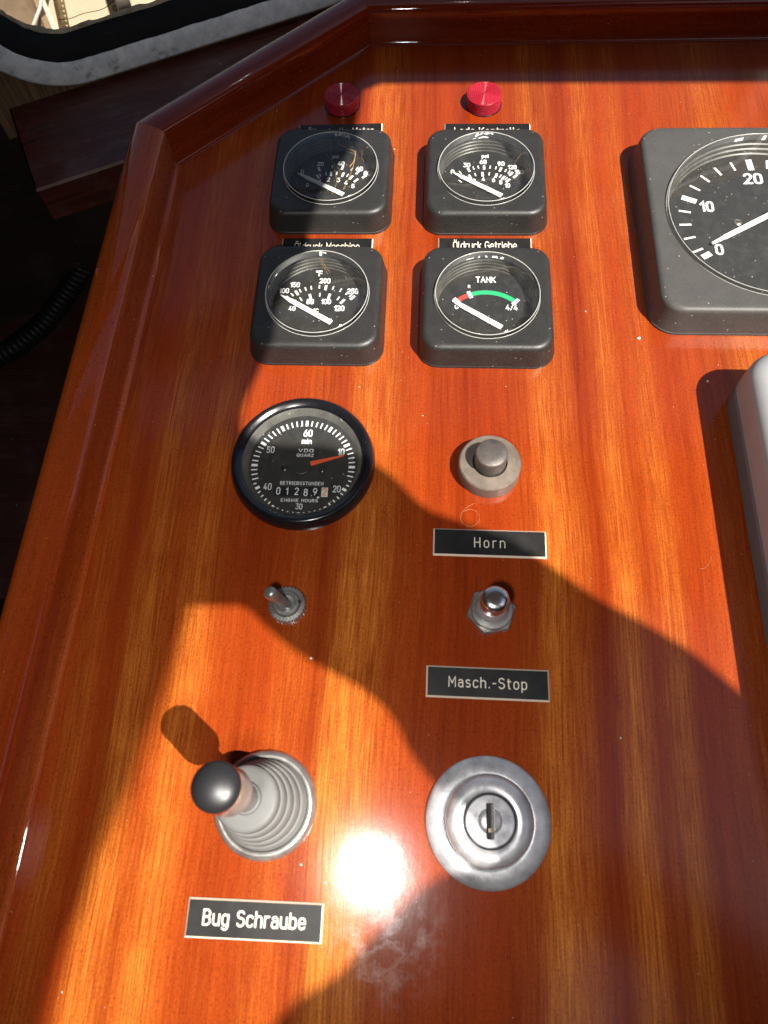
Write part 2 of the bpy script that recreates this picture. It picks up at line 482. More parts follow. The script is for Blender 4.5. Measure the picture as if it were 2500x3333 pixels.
# lettering: a narrow engraver's alphabet drawn as strokes; cap height 1, x height 0.72
def _arc(cx, cy, rx, ry, a0, a1, n=9):
    return [(cx + rx * math.cos(math.radians(a0 + (a1 - a0) * k / n)), cy + ry * math.sin(math.radians(a0 + (a1 - a0) * k / n))) for k in range(n + 1)]
def _stad(w, y0, y1, r=None):
    r = r or w / 2
    ry = min(r * 1.05, (y1 - y0) / 2)
    return _arc(w - r, y1 - ry, r, ry, 0, 90) + _arc(r, y1 - ry, r, ry, 90, 180) + _arc(r, y0 + ry, r, ry, 180, 270) + _arc(w - r, y0 + ry, r, ry, 270, 360) + [(w, y1 - ry)]
X_ = 0.72
_w = 0.46
G = {
 'o': (_w, [_stad(_w, 0, X_)]),
 'u': (_w, [[(0, X_)] + _arc(.23, .23, .23, .23, 180, 360) , [(_w, X_), (_w, 0)]]),
 'n': (_w, [[(0, 0), (0, X_)], [(0, .44)] + _arc(.23, .49, .23, .23, 180, 0) + [(_w, 0)]]),
 'm': (.74, [[(0, 0), (0, X_)], [(0, .44)] + _arc(.185, .535, .185, .185, 180, 0) + [(.37, 0)], [(.37, .5)] + _arc(.555, .535, .185, .185, 180, 0) + [(.74, 0)]]),
 'h': (_w, [[(0, 0), (0, 1)], [(0, .44)] + _arc(.23, .49, .23, .23, 180, 0) + [(_w, 0)]]),
 'r': (.30, [[(0, 0), (0, X_)], [(0, .42)] + _arc(.25, .47, .25, .25, 180, 75)]),
 'c': (.42, [_arc(.23, .49, .23, .23, 25, 180) + _arc(.23, .23, .23, .23, 180, 335)]),
 'e': (_w, [[(0.02, .37), (_w, .37)] + _arc(.23, .49, .23, .23, 0, 180) + _arc(.23, .23, .23, .23, 180, 330)]),
 'a': (.43, [_arc(.215, .515, .20, .205, 155, 0) + [(.43, 0)], [(.43, .43), (.20, .43)] + _arc(.20, .215, .20, .215, 90, 270) + [(.28, 0), (.43, .13)]]),
 'b': (_w, [[(0, 0), (0, 1)], _stad(_w, 0, X_)]),
 'd': (_w, [[(_w, 0), (_w, 1)], _stad(_w, 0, X_)]),
 'g': (_w, [_stad(_w, 0, X_), [(_w, X_), (_w, -.06)] + _arc(.23, -.06, .23, .22, 0, -150)]),
 'p': (_w, [[(0, -.28), (0, X_)], _stad(_w, 0, X_)]),
 's': (.40, [_arc(.20, .54, .18, .18, 30, 90) + _arc(.19, .545, .18, .175, 90, 265) + _arc(.20, .19, .20, .18, 80, -90) + _arc(.20, .18, .20, .17, 270, 205)]),
 'i': (.06, [[(.03, 0), (.03, X_)], [(.03, .93), (.03, .99)]]),
 'l': (.16, [[(0, 1), (0, .14)] + _arc(.13, .13, .13, .13, 180, 270)]),
 't': (.32, [[(.12, .95), (.12, .15)] + _arc(.26, .15, .14, .15, 180, 275), [(0, X_), (.32, X_)]]),
 'k': (.42, [[(0, 0), (0, 1)], [(.40, X_), (.02, .30)], [(.15, .42), (.42, 0)]]),
 'B': (.52, [[(0, 0), (0, 1), (.28, 1)] + _arc(.28, .77, .21, .23, 90, -90) + [(.02, .54)], [(.26, .54)] + _arc(.27, .27, .25, .27, 90, -90) + [(0, 0)]]),
 'S': (.50, [_arc(.26, .76, .24, .24, 25, 90) + _arc(.25, .77, .25, .23, 90, 262) + _arc(.25, .27, .27, .27, 82, -90) + _arc(.25, .26, .26, .26, 270, 205)]),
 'M': (.64, [[(0, 0), (0, 1), (.32, .38), (.64, 1), (.64, 0)]]),
 'H': (.54, [[(0, 0), (0, 1)], [(.54, 0), (.54, 1)], [(0, .52), (.54, .52)]]),
 'O': (.54, [_stad(.54, 0, 1)]),
 '\u00d6': (.54, [_stad(.54, 0, 1), [(.15, 1.19), (.15, 1.24)], [(.39, 1.19), (.39, 1.24)]]),
 'G': (.54, [_arc(.27, .73, .27, .27, 20, 180) + _arc(.27, .27, .27, .27, 180, 360) + [(.54, .48), (.30, .48)]]),
 'K': (.54, [[(0, 0), (0, 1)], [(.52, 1), (.02, .38)], [(.19, .57), (.54, 0)]]),
 'L': (.44, [[(0, 1), (0, 0), (.44, 0)]]),
 'T': (.54, [[(0, 1), (.54, 1)], [(.27, 1), (.27, 0)]]),
 'A': (.60, [[(0, 0), (.30, 1), (.60, 0)], [(.11, .33), (.49, .33)]]),
 'N': (.56, [[(0, 0), (0, 1), (.56, 0), (.56, 1)]]),
 'E': (.46, [[(.46, 1), (0, 1), (0, 0), (.46, 0)], [(0, .52), (.40, .52)]]),
 'R': (.52, [[(0, 0), (0, 1), (.27, 1)] + _arc(.27, .745, .24, .255, 90, -90) + [(0, .49)], [(.27, .49), (.52, 0)]]),
 'I': (.06, [[(.03, 0), (.03, 1)]]),
 'U': (.54, [[(0, 1)] + _arc(.27, .27, .27, .27, 180, 360) + [(.54, 1)]]),
 'D': (.54, [[(0, 0), (0, 1), (.26, 1)] + _arc(.26, .72, .28, .28, 90, 0) + _arc(.26, .28, .28, .28, 0, -90) + [(0, 0)]]),
 'V': (.60, [[(0, 1), (.30, 0), (.60, 1)]]),
 'Q': (.56, [_stad(.56, 0, 1), [(.34, .26), (.60, -.04)]]),
 'Z': (.50, [[(0, 1), (.50, 1), (0, 0), (.50, 0)]]),
 'F': (.46, [[(.46, 1), (0, 1), (0, 0)], [(0, .52), (.40, .52)]]),
 'C': (.52, [_arc(.27, .73, .27, .27, 20, 180) + _arc(.27, .27, .27, .27, 180, 340)]),
 '0': (.46, [_stad(.46, 0, 1)]),
 '1': (.24, [[(0, .74), (.22, 1), (.22, 0)]]),
 '2': (.46, [_arc(.23, .75, .23, .25, 165, 0) + [(.43, .60), (0, 0), (.46, 0)]]),
 '3': (.46, [[(.02, 1), (.44, 1), (.22, .62)] + _arc(.20, .31, .26, .31, 80, -150)]),
 '4': (.50, [[(.30, 1), (0, .24), (.50, .24)], [(.36, .50), (.36, 0)]]),
 '5': (.46, [[(.42, 1), (.05, 1), (.02, .52)] + _arc(.20, .31, .26, .31, 115, -150)]),
 '6': (.46, [_stad(.46, 0, .62), [(0, .33), (.06, .60), (.30, 1)]]),
 '8': (.46, [_stad(.46, 0, .54, .22), [(x + .025, y) for x, y in _stad(.41, .54, 1, .2)]]),
 '9': (.46, [_stad(.46, .38, 1), [(.46, .67), (.40, .40), (.16, 0)]]),
 '.': (.08, [[(.04, 0), (.04, .06)]]),
 '-': (.30, [[(0, .46), (.30, .46)]]),
 '/': (.40, [[(0, -.05), (.40, 1.05)]]),
 '\u00b0': (.22, [[(x, y + .76) for x, y in _stad(.22, 0, .24)]]),
 ' ': (.22, []),
}
def _ribbon(mb, P, t, xf, dz, caps=True):
    Q = [P[0]]
    for p in P[1:]:
        if math.hypot(p[0] - Q[-1][0], p[1] - Q[-1][1]) > 1e-4: Q.append(p)
    P = [Vector(p) for p in Q]
    Lf, Rt = [], []
    m = len(P)
    for i, p in enumerate(P):
        d0 = (p - P[i - 1]).normalized() if i else (P[1] - p).normalized()
        d1 = (P[i + 1] - p).normalized() if i < m - 1 else d0
        t_ = d0 + d1
        if t_.length < 0.35: t_ = d1
        t_.normalize()
        n = Vector((-t_.y, t_.x))
        k = 1.0 / max(0.45, n.dot(Vector((-d1.y, d1.x))))
        Lf.append(p + n * (t / 2 * k)); Rt.append(p - n * (t / 2 * k))
    if caps:
        for end, d in ((0, P[0] - P[1]), (-1, P[-1] - P[-2])):
            d = d.normalized()
            n = Vector((-d.y, d.x))
            c = P[end]
            fan = [c + (n * math.cos(a) + d * math.sin(a)) * (t / 2) for a in [PI * j / 6 for j in range(7)]]
            mb.face([xf(p.x, p.y, dz + 0.0015) for p in fan])
    mb.loft([[xf(p.x, p.y, dz) for p in Lf], [xf(p.x, p.y, dz) for p in Rt]], closed=False)

def write(mb, s, x, y, cap, z, t=0.13, xs=1.0, rz=0.0, gap=0.20, width=None, mirror=False):
    """stroke lettering, its cap-height box centred on (x, y); t = stroke width / cap height"""
    total = sum(G[ch][0] for ch in s) + gap * (len(s) - 1)
    k = cap
    kx = width / total if width else k * xs
    c, sn = math.cos(rz), math.sin(rz)
    pen = -total / 2
    i = 0
    for ch in s:
        w, strokes = G[ch]
        for P in strokes:
            def xf(px, py, dz):
                qx, qy = px * kx, (py - 0.5) * k
                if mirror: qx = -qx
                return (x + qx * c - qy * sn, y + qx * sn + qy * c, z + dz)
            # keep the stroke width even although the letters are squeezed
            _ribbon(mb, [(pen + px, py) for px, py in P], t, xf, 0.003 * (i % 9))
            i += 1
        pen += w + gap

def bar(mb, a, b, w, z, w2=None):
    a, b = Vector((a[0], a[1])), Vector((b[0], b[1]))
    t = (b - a).normalized()
    n = Vector((-t.y, t.x))
    w2 = w if w2 is None else w2
    mb.face([(a.x + n.x * w / 2, a.y + n.y * w / 2, z), (a.x - n.x * w / 2, a.y - n.y * w / 2, z),
             (b.x - n.x * w2 / 2, b.y - n.y * w2 / 2, z), (b.x + n.x * w2 / 2, b.y + n.y * w2 / 2, z)])

# ------------------------------------------------------------------ console: panel board and fiddle rails
console = thing("helm_console", "varnished mahogany helm console with raised mitred rails along its left and far edges", "console")
INNER = [(-125.2, -190), (-120.0, 247.4), (-24.6, 339.4), (330, 341.6)]    # foot of the rails on the panel
bmsh = MB()
bmsh.face([(-140, -190, 0), (330, -190, 0), (330, 356, 0), (-38, 356, 0), (-138, 254, 0)])
panel = bmsh.build("panel_board", M_PANEL, console)

PROFILE = [(-2.2, 0.05), (-1.0, 0.45), (-0.25, 1.3), (0, 2.6), (0.0, 16.0), (0.25, 17.6), (0.9, 18.9), (1.9, 19.7), (3.2, 20.1), (9.0, 20.4), (13.5, 20.0),
           (16.0, 18.9), (17.8, 16.8), (18.6, 13.5), (18.8, 8), (18.8, -70)]
def rail(a, b, prev, nxt, material, name="rail"):
    a, b = Vector(a), Vector(b)
    d = (b - a)
    L = d.length
    d.normalize()
    def mit(o):
        if o is None: return 0.0
        e = Vector(o)
        return e
    def turn(p, q, r):            # signed angle between pq and qr, half of it is the mitre
        u, v = (Vector(q) - Vector(p)).normalized(), (Vector(r) - Vector(q)).normalized()
        return math.atan2(u.x * v.y - u.y * v.x, u.dot(v))
    t0 = math.tan(turn(prev, a, b) / 2) if prev else 0.0
    t1 = math.tan(turn(a, b, nxt) / 2) if nxt else 0.0
    mb = MB()
    # local frame: y along the rail, x to its left (outwards)
    n = 28
    loops = []
    for k in range(n + 1):
        f = k / n
        loop = []
        for off, z in PROFILE:
            ya = off * t0 + 0.06 * (1 if prev else 0)
            yb = L - off * t1 - 0.06 * (1 if nxt else 0)
            loop.append((-off, ya + (yb - ya) * f, z))
        loops.append(loop)
    mb.loft(loops, False, False, closed=False)
    mb.f.append(list(range(len(PROFILE))))
    o = mb.build(name, material, console, 50)
    o.location = (a.x * MM, a.y * MM, 0)
    o.rotation_euler = (0, 0, math.atan2(d.y, d.x) - PI / 2)
    return o
def outside(pts):
    return pts
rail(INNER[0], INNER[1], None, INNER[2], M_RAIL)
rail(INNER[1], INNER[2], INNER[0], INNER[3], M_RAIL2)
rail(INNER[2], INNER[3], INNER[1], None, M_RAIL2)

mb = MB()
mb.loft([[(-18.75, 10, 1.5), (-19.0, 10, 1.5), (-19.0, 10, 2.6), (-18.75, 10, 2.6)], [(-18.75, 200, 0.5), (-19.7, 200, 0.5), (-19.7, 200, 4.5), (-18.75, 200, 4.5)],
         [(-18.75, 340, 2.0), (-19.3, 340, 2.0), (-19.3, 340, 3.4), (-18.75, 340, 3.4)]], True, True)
strip = mb.build("lit_edge_strip", plain("lit_edge_tone", (0.52, 0.33, 0.18), 0.6), console, 20)  # added strip; its pale tone stands in for light on the rail's outer side
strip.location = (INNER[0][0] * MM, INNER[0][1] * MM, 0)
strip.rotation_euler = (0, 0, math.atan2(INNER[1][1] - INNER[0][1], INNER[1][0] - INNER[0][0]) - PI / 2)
mb = MB()
mb.loft([[(-135.6 + 0.9 * r * math.cos(2 * PI * k / 24), 159 + 2.6 * r * math.sin(2 * PI * k / 24), zz) for k in range(24)] for r, zz in ((1.0, 19.2), (0.9, 20.0), (0.65, 20.6), (0.35, 20.95), (0.05, 21.05))], False, True)
mb.build("varnish_drip", M_RAIL, console, 80)

# ------------------------------------------------------------------ surface mounted gauges
def housing(mb, w, r, h, lens_r, zd, dial_r, taper=1.6):
    L = []
    L.append(rrect(w, w, r, 0.0))
    L.append(rrect(w, w, r, 1.0))
    L.append(rrect(w - 0.5, w - 0.5, r - 0.2, 1.3))
    fr = 2.6
    w1 = w - 2 * taper
    L.append(rrect(w1, w1, r - 0.8, h - fr))
    for k in range(1, 6):
        a = k / 5 * PI / 2
        s = fr * (1 - math.cos(a))
        L.append(rrect(w1 - 2 * s, w1 - 2 * s, r - 0.8 - s * 0.6, h - fr + fr * math.sin(a)))
    ref = L[-1]
    for t in (0.35, 0.7):
        c = circ_like(ref, lens_r + 0.6, h)
        L.append([tuple(a_ + (b_ - a_) * t for a_, b_ in zip(p, q)) for p, q in zip(ref, c)])
    L.append(circ_like(ref, lens_r + 0.5, h))
    L.append(circ_like(ref, lens_r + 0.25, h - 0.5))
    L.append(circ_like(ref, lens_r + 0.2, h - 2.0))
    mb.loft(L)

def lens(parent, r, h, proud=2.2, dome=1.3):
    mb = MB()
    mb.lathe([(r - 1.0, h + proud - 0.15)] + [(r * f, h + proud + dome * (1 - f * f)) for f in (0.9, 0.75, 0.6, 0.4, 0.2, 0.05)], 96)
    mb.build("lens", M_GLASS, parent, 60)
    rb = MB()
    rb.lathe([(r - 0.1, h - 1.8), (r, h + proud - 1.0), (r - 0.25, h + proud - 0.35), (r - 0.9, h + proud)], 96, cap1=False)
    rb.build("lens_rim", M_GLASSRIM, parent, 60)
    eb = MB()
    for rr, zz, q in ((r - 0.35, h + proud - 0.28, 0.20), (r + 0.1, h - 0.1, 0.14)):
        eb.lathe([(rr + q * math.cos(k * PI / 4), zz + q * math.sin(k * PI / 4)) for k in range(9)], 96, cap1=False)
    eb.build("lens_edge", M_LENSEDGE, parent, 60)

def dial_well(parent, r_top, z_top, r_bot, z_bot, steps=4):
    mb = MB()
    prof = []
    for k in range(steps):
        f0, f1 = k / steps, (k + 0.8) / steps
        prof.append((r_top + (r_bot - r_top) * f0, z_top + (z_bot - z_top) * f0))
        prof.append((r_top + (r_bot - r_top) * (f0 + 0.15 / steps), z_top + (z_bot - z_top) * f1))
    prof.append((r_bot, z_bot))
    mb.lathe(prof, 96, cap1=False)
    return mb.build("dial_well", M_WALL, parent, 20)

GZ = 4.0   # dial height
GH = 12.0
def gauge(cx, cy, label, rz=0.0):
    g = thing("gauge", label, "gauge", (cx, cy, 0), rz, "small square panel gauges")
    mb = MB()
    housing(mb, 60, 9.5, GH, 23.0, GZ, 22.0)
    mb.build("housing", M_BEZEL, g, 28)
    dial_well(g, 23.0, GH - 1.9, 21.4, GZ)
    d = MB()
    d.lathe([(21.6, GZ)], 96)
    dial = d.build("dial", M_DIAL, g)
    lens(g, 23.0, GH)
    return g, dial

def needle(parent, a, b, w0, w1, z=4.7, material=None, th=0.5):
    w1 = w1 * 0.82
    mb = MB()
    A, B = Vector((a[0], a[1], z)), Vector((b[0], b[1], z))
    t = (B - A).normalized()
    n = Vector((-t.y, t.x, 0))
    q = A + (B - A) * 0.17
    loops = []
    for p, w in ((A, w0), (q, w1 * 0.72), (q + t * 0.7, w1 * 0.9), (B, w1)):
        loops.append([tuple(p + n * w / 2 + Vector((0, 0, 0))), tuple(p - n * w / 2), tuple(p - n * w / 2 + Vector((0, 0, th))), tuple(p + n * w / 2 + Vector((0, 0, th)))])
    mb.loft(loops, True, True)
    return mb.build("needle", material or M_NEEDLE, parent, 30)

OC, OR_, IR_ = (0.3, -11.2), 22.7, 18.2
def pol(c, r, a):
    a = math.radians(a)
    return (c[0] + r * math.cos(a), c[1] + r * math.sin(a))
def scale_ticks(mb, z, outer, inner):
    """(angle from the dial's middle, 'M' major / 'm' minor); angles in degrees, 90 is up"""
    for a, k in outer:
        bar(mb, pol(OC, OR_, a), pol(OC, OR_ - (2.9 if k == 'M' else 2.1), a), 1.15 if k == 'M' else 0.62, z)
    for a, k in inner:
        bar(mb, pol(OC, IR_, a), pol(OC, IR_ - (3.0 if k == 'M' else 2.2), a), 1.15 if k == 'M' else 0.62, z)

Z1 = GZ + 0.08
def marks(dial, numbers, outer, inner):
    mb = MB()
    scale_ticks(mb, Z1, outer, inner)
    mb.build("scale_marks", M_WHITE, dial)
    tb = MB()
    for s, x, y, cap, bold in numbers:
        write(tb, s, x, y, cap * 0.98, Z1 + 0.03, 0.165 + bold * 1.3, 1.0, gap=0.24)
    tb.build("numerals", M_WHITE, dial)

def fibre(parent, pts, r=0.07, m=None, name="stray_fibre"):
    P = []
    for i in range(len(pts) - 1):
        for k in range(5):
            f = k / 5
            P.append(tuple(a + (b - a) * f for a, b in zip(pts[i], pts[i + 1])))
    P.append(pts[-1])
    # soften
    for _ in range(4):
        P = [P[0]] + [tuple((a + 2 * b + c) / 4 for a, b, c in zip(P[i - 1], P[i], P[i + 1])) for i in range(1, len(P) - 1)] + [P[-1]]
    mb = MB()
    mb.tube(P, r, 5)
    return mb.build(name, m or M_STRAW, parent)

def arange_ticks(lo, hi, majors, minors):
    return [(a, 'M') for a in majors] + [(a, 'm') for a in minors]

# far left: 80 psi / 5 bar
g, dial = gauge(-37.6, 230.6, "half shaded square black psi gauge with gold fibres under its lens")
marks(dial, [("psi", 0.5, 17.3, 2.1, 0.01), ("20", -6.9, 12.2, 2.5, 0.03), ("40", 3.5, 12.5, 2.5, 0.03), ("60", 12.9, 8.8, 2.6, 0.05), ("80", 16.9, 5.8, 2.6, 0.04),
             ("0", -15.6, 7.0, 2.6, 0.02), ("0", -12.3, -2.0, 2.2, 0.01), ("1", -6.3, 0.3, 2.4, 0.03), ("2", -2.0, 1.6, 2.4, 0.03), ("3", 3.0, 1.2, 2.4, 0.03), ("4", 6.8, -0.6, 2.4, 0.04), ("5", 10.4, -2.8, 2.4, 0.05)],
      [(134, 'M'), (111, 'M'), (93, 'm'), (79, 'M'), (66, 'm'), (56, 'M'), (44, 'M')],
      [(132, 'm'), (113, 'm'), (118, 'M'), (103, 'm'), (95, 'M'), (85, 'm'), (74, 'M'), (66, 'm'), (58, 'M'), (47, 'M')])
needle(g, (-17.6, 4.8), (6.0, -9.4), 0.5, 3.0)
fibre(dial, [(-2, 20, 9), (-1, 13, 7), (1.5, 4, 5.5), (2.5, -2, 5), (0.5, -9, 5)], 0.10)
fibre(dial, [(-4, 15, 8), (-1, 11.5, 6), (2.8, 7.8, 5), (4.2, 4, 5)], 0.09)
fibre(dial, [(2, 20.5, 9), (9, 17, 8), (11.2, 15.5, 8), (10, 8, 6), (8.6, 3, 5), (6, -6, 5)], 0.13)
fibre(dial, [(10.8, 16, 8), (10.6, 11, 7), (8.2, 8, 6)], 0.22)
fibre(dial, [(-10, 12, 6), (-11, 7, 5), (-9, 3, 5), (-8, 0.5, 5)], 0.08)
fibre(dial, [(14.5, 18.5, 9), (14, 12, 8), (15.5, 9, 8)], 0.06)

# far right: 150 psi / 10 bar
g, dial = gauge(37.2, 230.2, "square black psi gauge in full sun, its scale running from 0 to 150")
marks(dial, [("psi", 0.5, 17.7, 2.2, 0.03), ("30", -8.6, 11.7, 2.5, 0.05), ("60", -0.5, 13.8, 2.5, 0.06), ("90", 8.3, 12.5, 2.5, 0.06), ("120", 13.7, 10.2, 2.4, 0.05), ("150", 17.0, 6.9, 2.4, 0.05),
             ("0", -15.6, 7.0, 2.6, 0.07), ("2", -5.0, 1.1, 2.3, 0.05), ("4", -0.5, 2.2, 2.3, 0.05), ("6", 4.4, 1.6, 2.3, 0.06), ("8", 7.9, 0.1, 2.3, 0.06), ("10", 11.1, -2.0, 2.3, 0.06)],
      [(132, 'm'), (124, 'm'), (112, 'M'), (105, 'm'), (98.5, 'm'), (91, 'M'), (83, 'm'), (75.5, 'm'), (69, 'M'), (62, 'm'), (57, 'm'), (53, 'M'), (46, 'M')],
      [(135, 'm'), (128, 'm'), (116, 'M'), (106, 'm'), (94, 'M'), (83, 'm'), (71, 'M'), (64, 'm'), (58, 'M'), (53, 'm'), (48, 'M')])
needle(g, (-15.6, 5.7), (8.0, -9.7), 0.5, 3.1)
fibre(dial, [(14.0, 7, 9), (17, 11, 11), (19, 11, 12), (21.0, 10.2, 13)], 0.06, M_HAIR)

# near left: temperature
g, dial = gauge(-38.0, 154.8, "square black temperature gauge marked in degrees F, its upper left corner shaded")
marks(dial, [("°F", -1.5, 18.2, 2.9, 0.03), ("100", -16.9, 8.0, 2.5, 0.02), ("150", -12.2, 11.5, 2.5, 0.02), ("200", 1.5, 13.9, 2.5, 0.05), ("250", 14.7, 8.0, 2.6, 0.04),
             ("80", -4.4, 1.9, 2.5, 0.05), ("100", 2.9, 2.0, 2.5, 0.05), ("120", 9.1, -1.7, 2.6, 0.05), ("°C", -1.3, -3.1, 2.0, 0.03), ("40", -12.3, -2.0, 2.3, 0.01)],
      [(135, 'M'), (128, 'm'), (122, 'M'), (117, 'm'), (110, 'm'), (103, 'm'), (93, 'm'), (85, 'M'), (76, 'm'), (66, 'm'), (57, 'm'), (51, 'm'), (47, 'M')],
      [(130, 'm'), (122, 'm'), (107, 'M'), (92, 'm'), (77, 'M'), (62, 'm'), (53, 'M')])
needle(g, (-18.0, 4.7), (6.2, -10.4), 0.5, 3.1)
fibre(dial, [(0, 22, 10), (1.5, 19, 8), (4, 17, 6)], 0.06)
fibre(dial, [(-1, 22, 10), (1, 18.5, 8), (3, 16, 6)], 0.06)
fibre(dial, [(11, 15, 6), (11.6, 13.4, 6)], 0.07)

# near right: tank gauge
g, dial = gauge(36.9, 154.6, "square black TANK gauge with red and green arc, in full sun")
mb = MB(); gb = MB(); rb = MB()
AC, AR0, AR1 = (0.2, -11.0), 20.3, 18.0
def arc(b_, a0, a1, z):
    n = 24
    b_.loft([[(*pol(AC, AR0, a0 + (a1 - a0) * k / n), z) for k in range(n + 1)], [(*pol(AC, AR1, a0 + (a1 - a0) * k / n), z) for k in range(n + 1)]], closed=False)
arc(gb, 111, 47, Z1); gb.build("green_arc", M_GREEN, dial)
arc(rb, 131, 113, Z1); rb.build("red_arc", M_ARCRED, dial)
for a in (132.5, 112, 46.5):
    bar(mb, pol(AC, AR0 + 0.9, a), pol(AC, AR1 - 0.8, a), 1.7, Z1 + 0.03)
mb.build("scale_marks", M_WHITE, dial)
tb = MB()
write(tb, "TANK", 0.2, 15.4, 2.9, Z1 + 0.06, 0.20, 1.0, gap=0.24)
write(tb, "4/4", 11.6, -0.2, 2.7, Z1 + 0.06, 0.18, 1.0)
write(tb, "0", -12.9, 0.2, 2.5, Z1 + 0.06, 0.2, 1.0)
write(tb, "R", -7.3, 11.4, 1.6, Z1 + 0.06, 0.2, 1.0)
tb.build("numerals", M_WHITE, dial)
needle(g, (-14.8, 2.6), (6.8, -11.9), 0.9, 3.1)

# ------------------------------------------------------------------ big square tachometer
def big_gauge():
    cx, cy, h, zd = 166.5, 201.0, 14.0, 6.0
    g = thing("gauge", "large square grey black tachometer with numerals 0, 10 and 20, at the right edge", "gauge", (cx, cy, 0))
    mb = MB()
    housing(mb, 115, 11.5, h, 48.0, zd, 45, 2.0)
    mb.build("housing", M_BIGBEZEL, g, 28)
    dial_well(g, 48.0, h - 1.9, 45.5, zd, 3)
    d = MB()
    d.lathe([(45.8, zd)], 128)
    dial = d.build("dial", M_BIGDIAL, g)
    lens(g, 48.0, h, 2.0, 2.0)
    z = zd + 0.08
    c = (0.6, 1.2)
    tk = MB()
    for k, a in enumerate([156.5, 94.4, 32.3]):
        bar(tk, pol(c, 40.8, a), pol(c, 33.8, a), 2.9, z)
    for a in (205.5, 193.5, 181.2, 168.9, 144.1, 131.7, 119.3, 106.9, 82, 69.6, 57.2, 44.8):
        bar(tk, pol(c, 40.5, a), pol(c, 35.0, a), 1.05, z)
    bar(tk, pol(c, 38.2, 212), pol(c, 33.6, 212), 2.9, z)
    tk.build("scale_marks", M_WHITE, dial)
    nb = MB()
    write(nb, "10", -26.0, 11.6, 5.5, z + 0.03, 0.21, 1.0, gap=0.26)
    write(nb, "20", -2.2, 29.4, 5.9, z + 0.03, 0.20, 1.1, gap=0.26)
    write(nb, "0", -23.8, -14.4, 5.4, z + 0.03, 0.20, 1.05)
    nb.build("numerals", M_WHITE, dial)
    needle(g, (-27.2, -12.2), (6, 8.2), 1.2, 3.3, zd + 1.2)
    hb = MB()
    hb.lathe([(2.6, zd + 0.1), (2.6, zd + 1.0), (2.0, zd + 1.1)], 40, (1.5, 5.6))
    hb.build("hub", M_GLOSSBLACK, g)
    sb = MB()
    sb.lathe([(1.9, z), (1.9, z + 0.5), (1.5, z + 0.75)], 24, (-13.4, 1.6))
    s = sb.build("screw", M_SCREW, dial)
    sl = MB()
    sl.box(-15.0, -11.8, 1.4, 1.85, z + 0.76, z + 0.80)
    sl.build("slot", M_SLOT, dial)
    return g
M_BIGBEZEL = plain("dusty_grained_plastic", (0.058, 0.0565, 0.054), 0.50, 0, 0.5, 2.0, 0.8, 0.10, bumpd=0.12)
M_BIGDIAL = plain("dial_charcoal", (0.019, 0.0185, 0.018), 0.6, 0, 0.4, None, 0.5)
big_gauge()

# ------------------------------------------------------------------ engine hour meter
hm = thing("hour_meter", "round black engine hour meter with red needle and counter reading 01289.2", "hour meter", (-39.0, 76.2, 0))
mb = MB()
mb.lathe([(30.0, 0), (30.0, 1.2), (29.7, 2.8), (29.2, 4.2), (28.5, 5.2), (27.9, 5.5), (27.3, 5.45), (26.5, 5.05), (25.6, 4.5), (24.7, 3.85), (24.5, 3.2)], 128, cap1=False)
mb.build("bezel_ring", M_GLOSSBLACK, hm, 60)
mb = MB()
mb.lathe([(24.6, 3.6), (23.9, 2.9), (22.7, 0.5), (22.6, 0.3)], 128, cap1=False)
mb.build("inner_ring", plain("dusty_inner_ring", (0.085, 0.082, 0.074), 0.6, 0, 0.4, 1.0, 1.0, 0.3, bumpd=0.05), hm, 50)
mb = MB(); mb.lathe([(22.9, 0.35)], 128)
dial = mb.build("dial", M_DIAL, hm)
mb = MB(); mb.lathe([(24.5, 3.5), (20, 3.7), (10, 3.8), (1, 3.85)], 96)
mb.build("glass", M_GLASS, hm, 60)
z = 0.45
mb = MB()
HC = (0.1, -1.4)
for k in range(60):
    a = 90 - 6 * k
    big = k % 5 == 0
    ang = math.radians(a)
    ro = 21.6
    ri = 19.0
    if 17 < k < 42: ri = 19.0 + (1.3 if not big else 0.7)
    if 24 < k < 36: ri = 20.9
    bar(mb, pol(HC, ro, a), pol(HC, ri, a), 1.15 if big else 0.55, z)
mb.build("scale_marks", M_WHITE, dial)
tb = MB()
def hw(s, x, y, cap, bold=0.0, xs=1.0, width=None, spacing=1.0, rz=0.0):
    write(tb, s, x, y - 0.4, cap, z + 0.03, 0.13 + bold * 1.6, xs, rz, 0.24 if not width else 0.36, width)
hw("60", 0.9, 14.6, 2.9, 0.05, 0.95)
hw("min", 0.7, 10.7, 2.2, 0.05, 1.0)
hw("VDO", 0.7, 6.3, 1.4, 0.01, 1.0, 6.0)
hw("QUARZ", 0.6, 4.1, 1.25, 0.03, 1.0, 6.9)
hw("50", -14.2, 6.4, 2.7, 0.0, 0.92)
hw("10", 15.5, 5.9, 2.8, 0.04, 0.92)
hw("40", -13.7, -10.7, 2.7, 0.0, 0.92)
hw("20", 14.9, -11.1, 2.7, 0.0, 0.92)
hw("30", 0.1, -19.3, 2.3, 0.0, 0.92)
hw("BETRIEBSSTUNDEN", 0.3, -8.9, 1.35, 0.02, 1.0, 17.6)
hw("ENGINE HOURS", 0.0, -16.6, 1.25, 0.02, 1.0, 14.9)
tb.build("lettering", M_PRINT, dial)
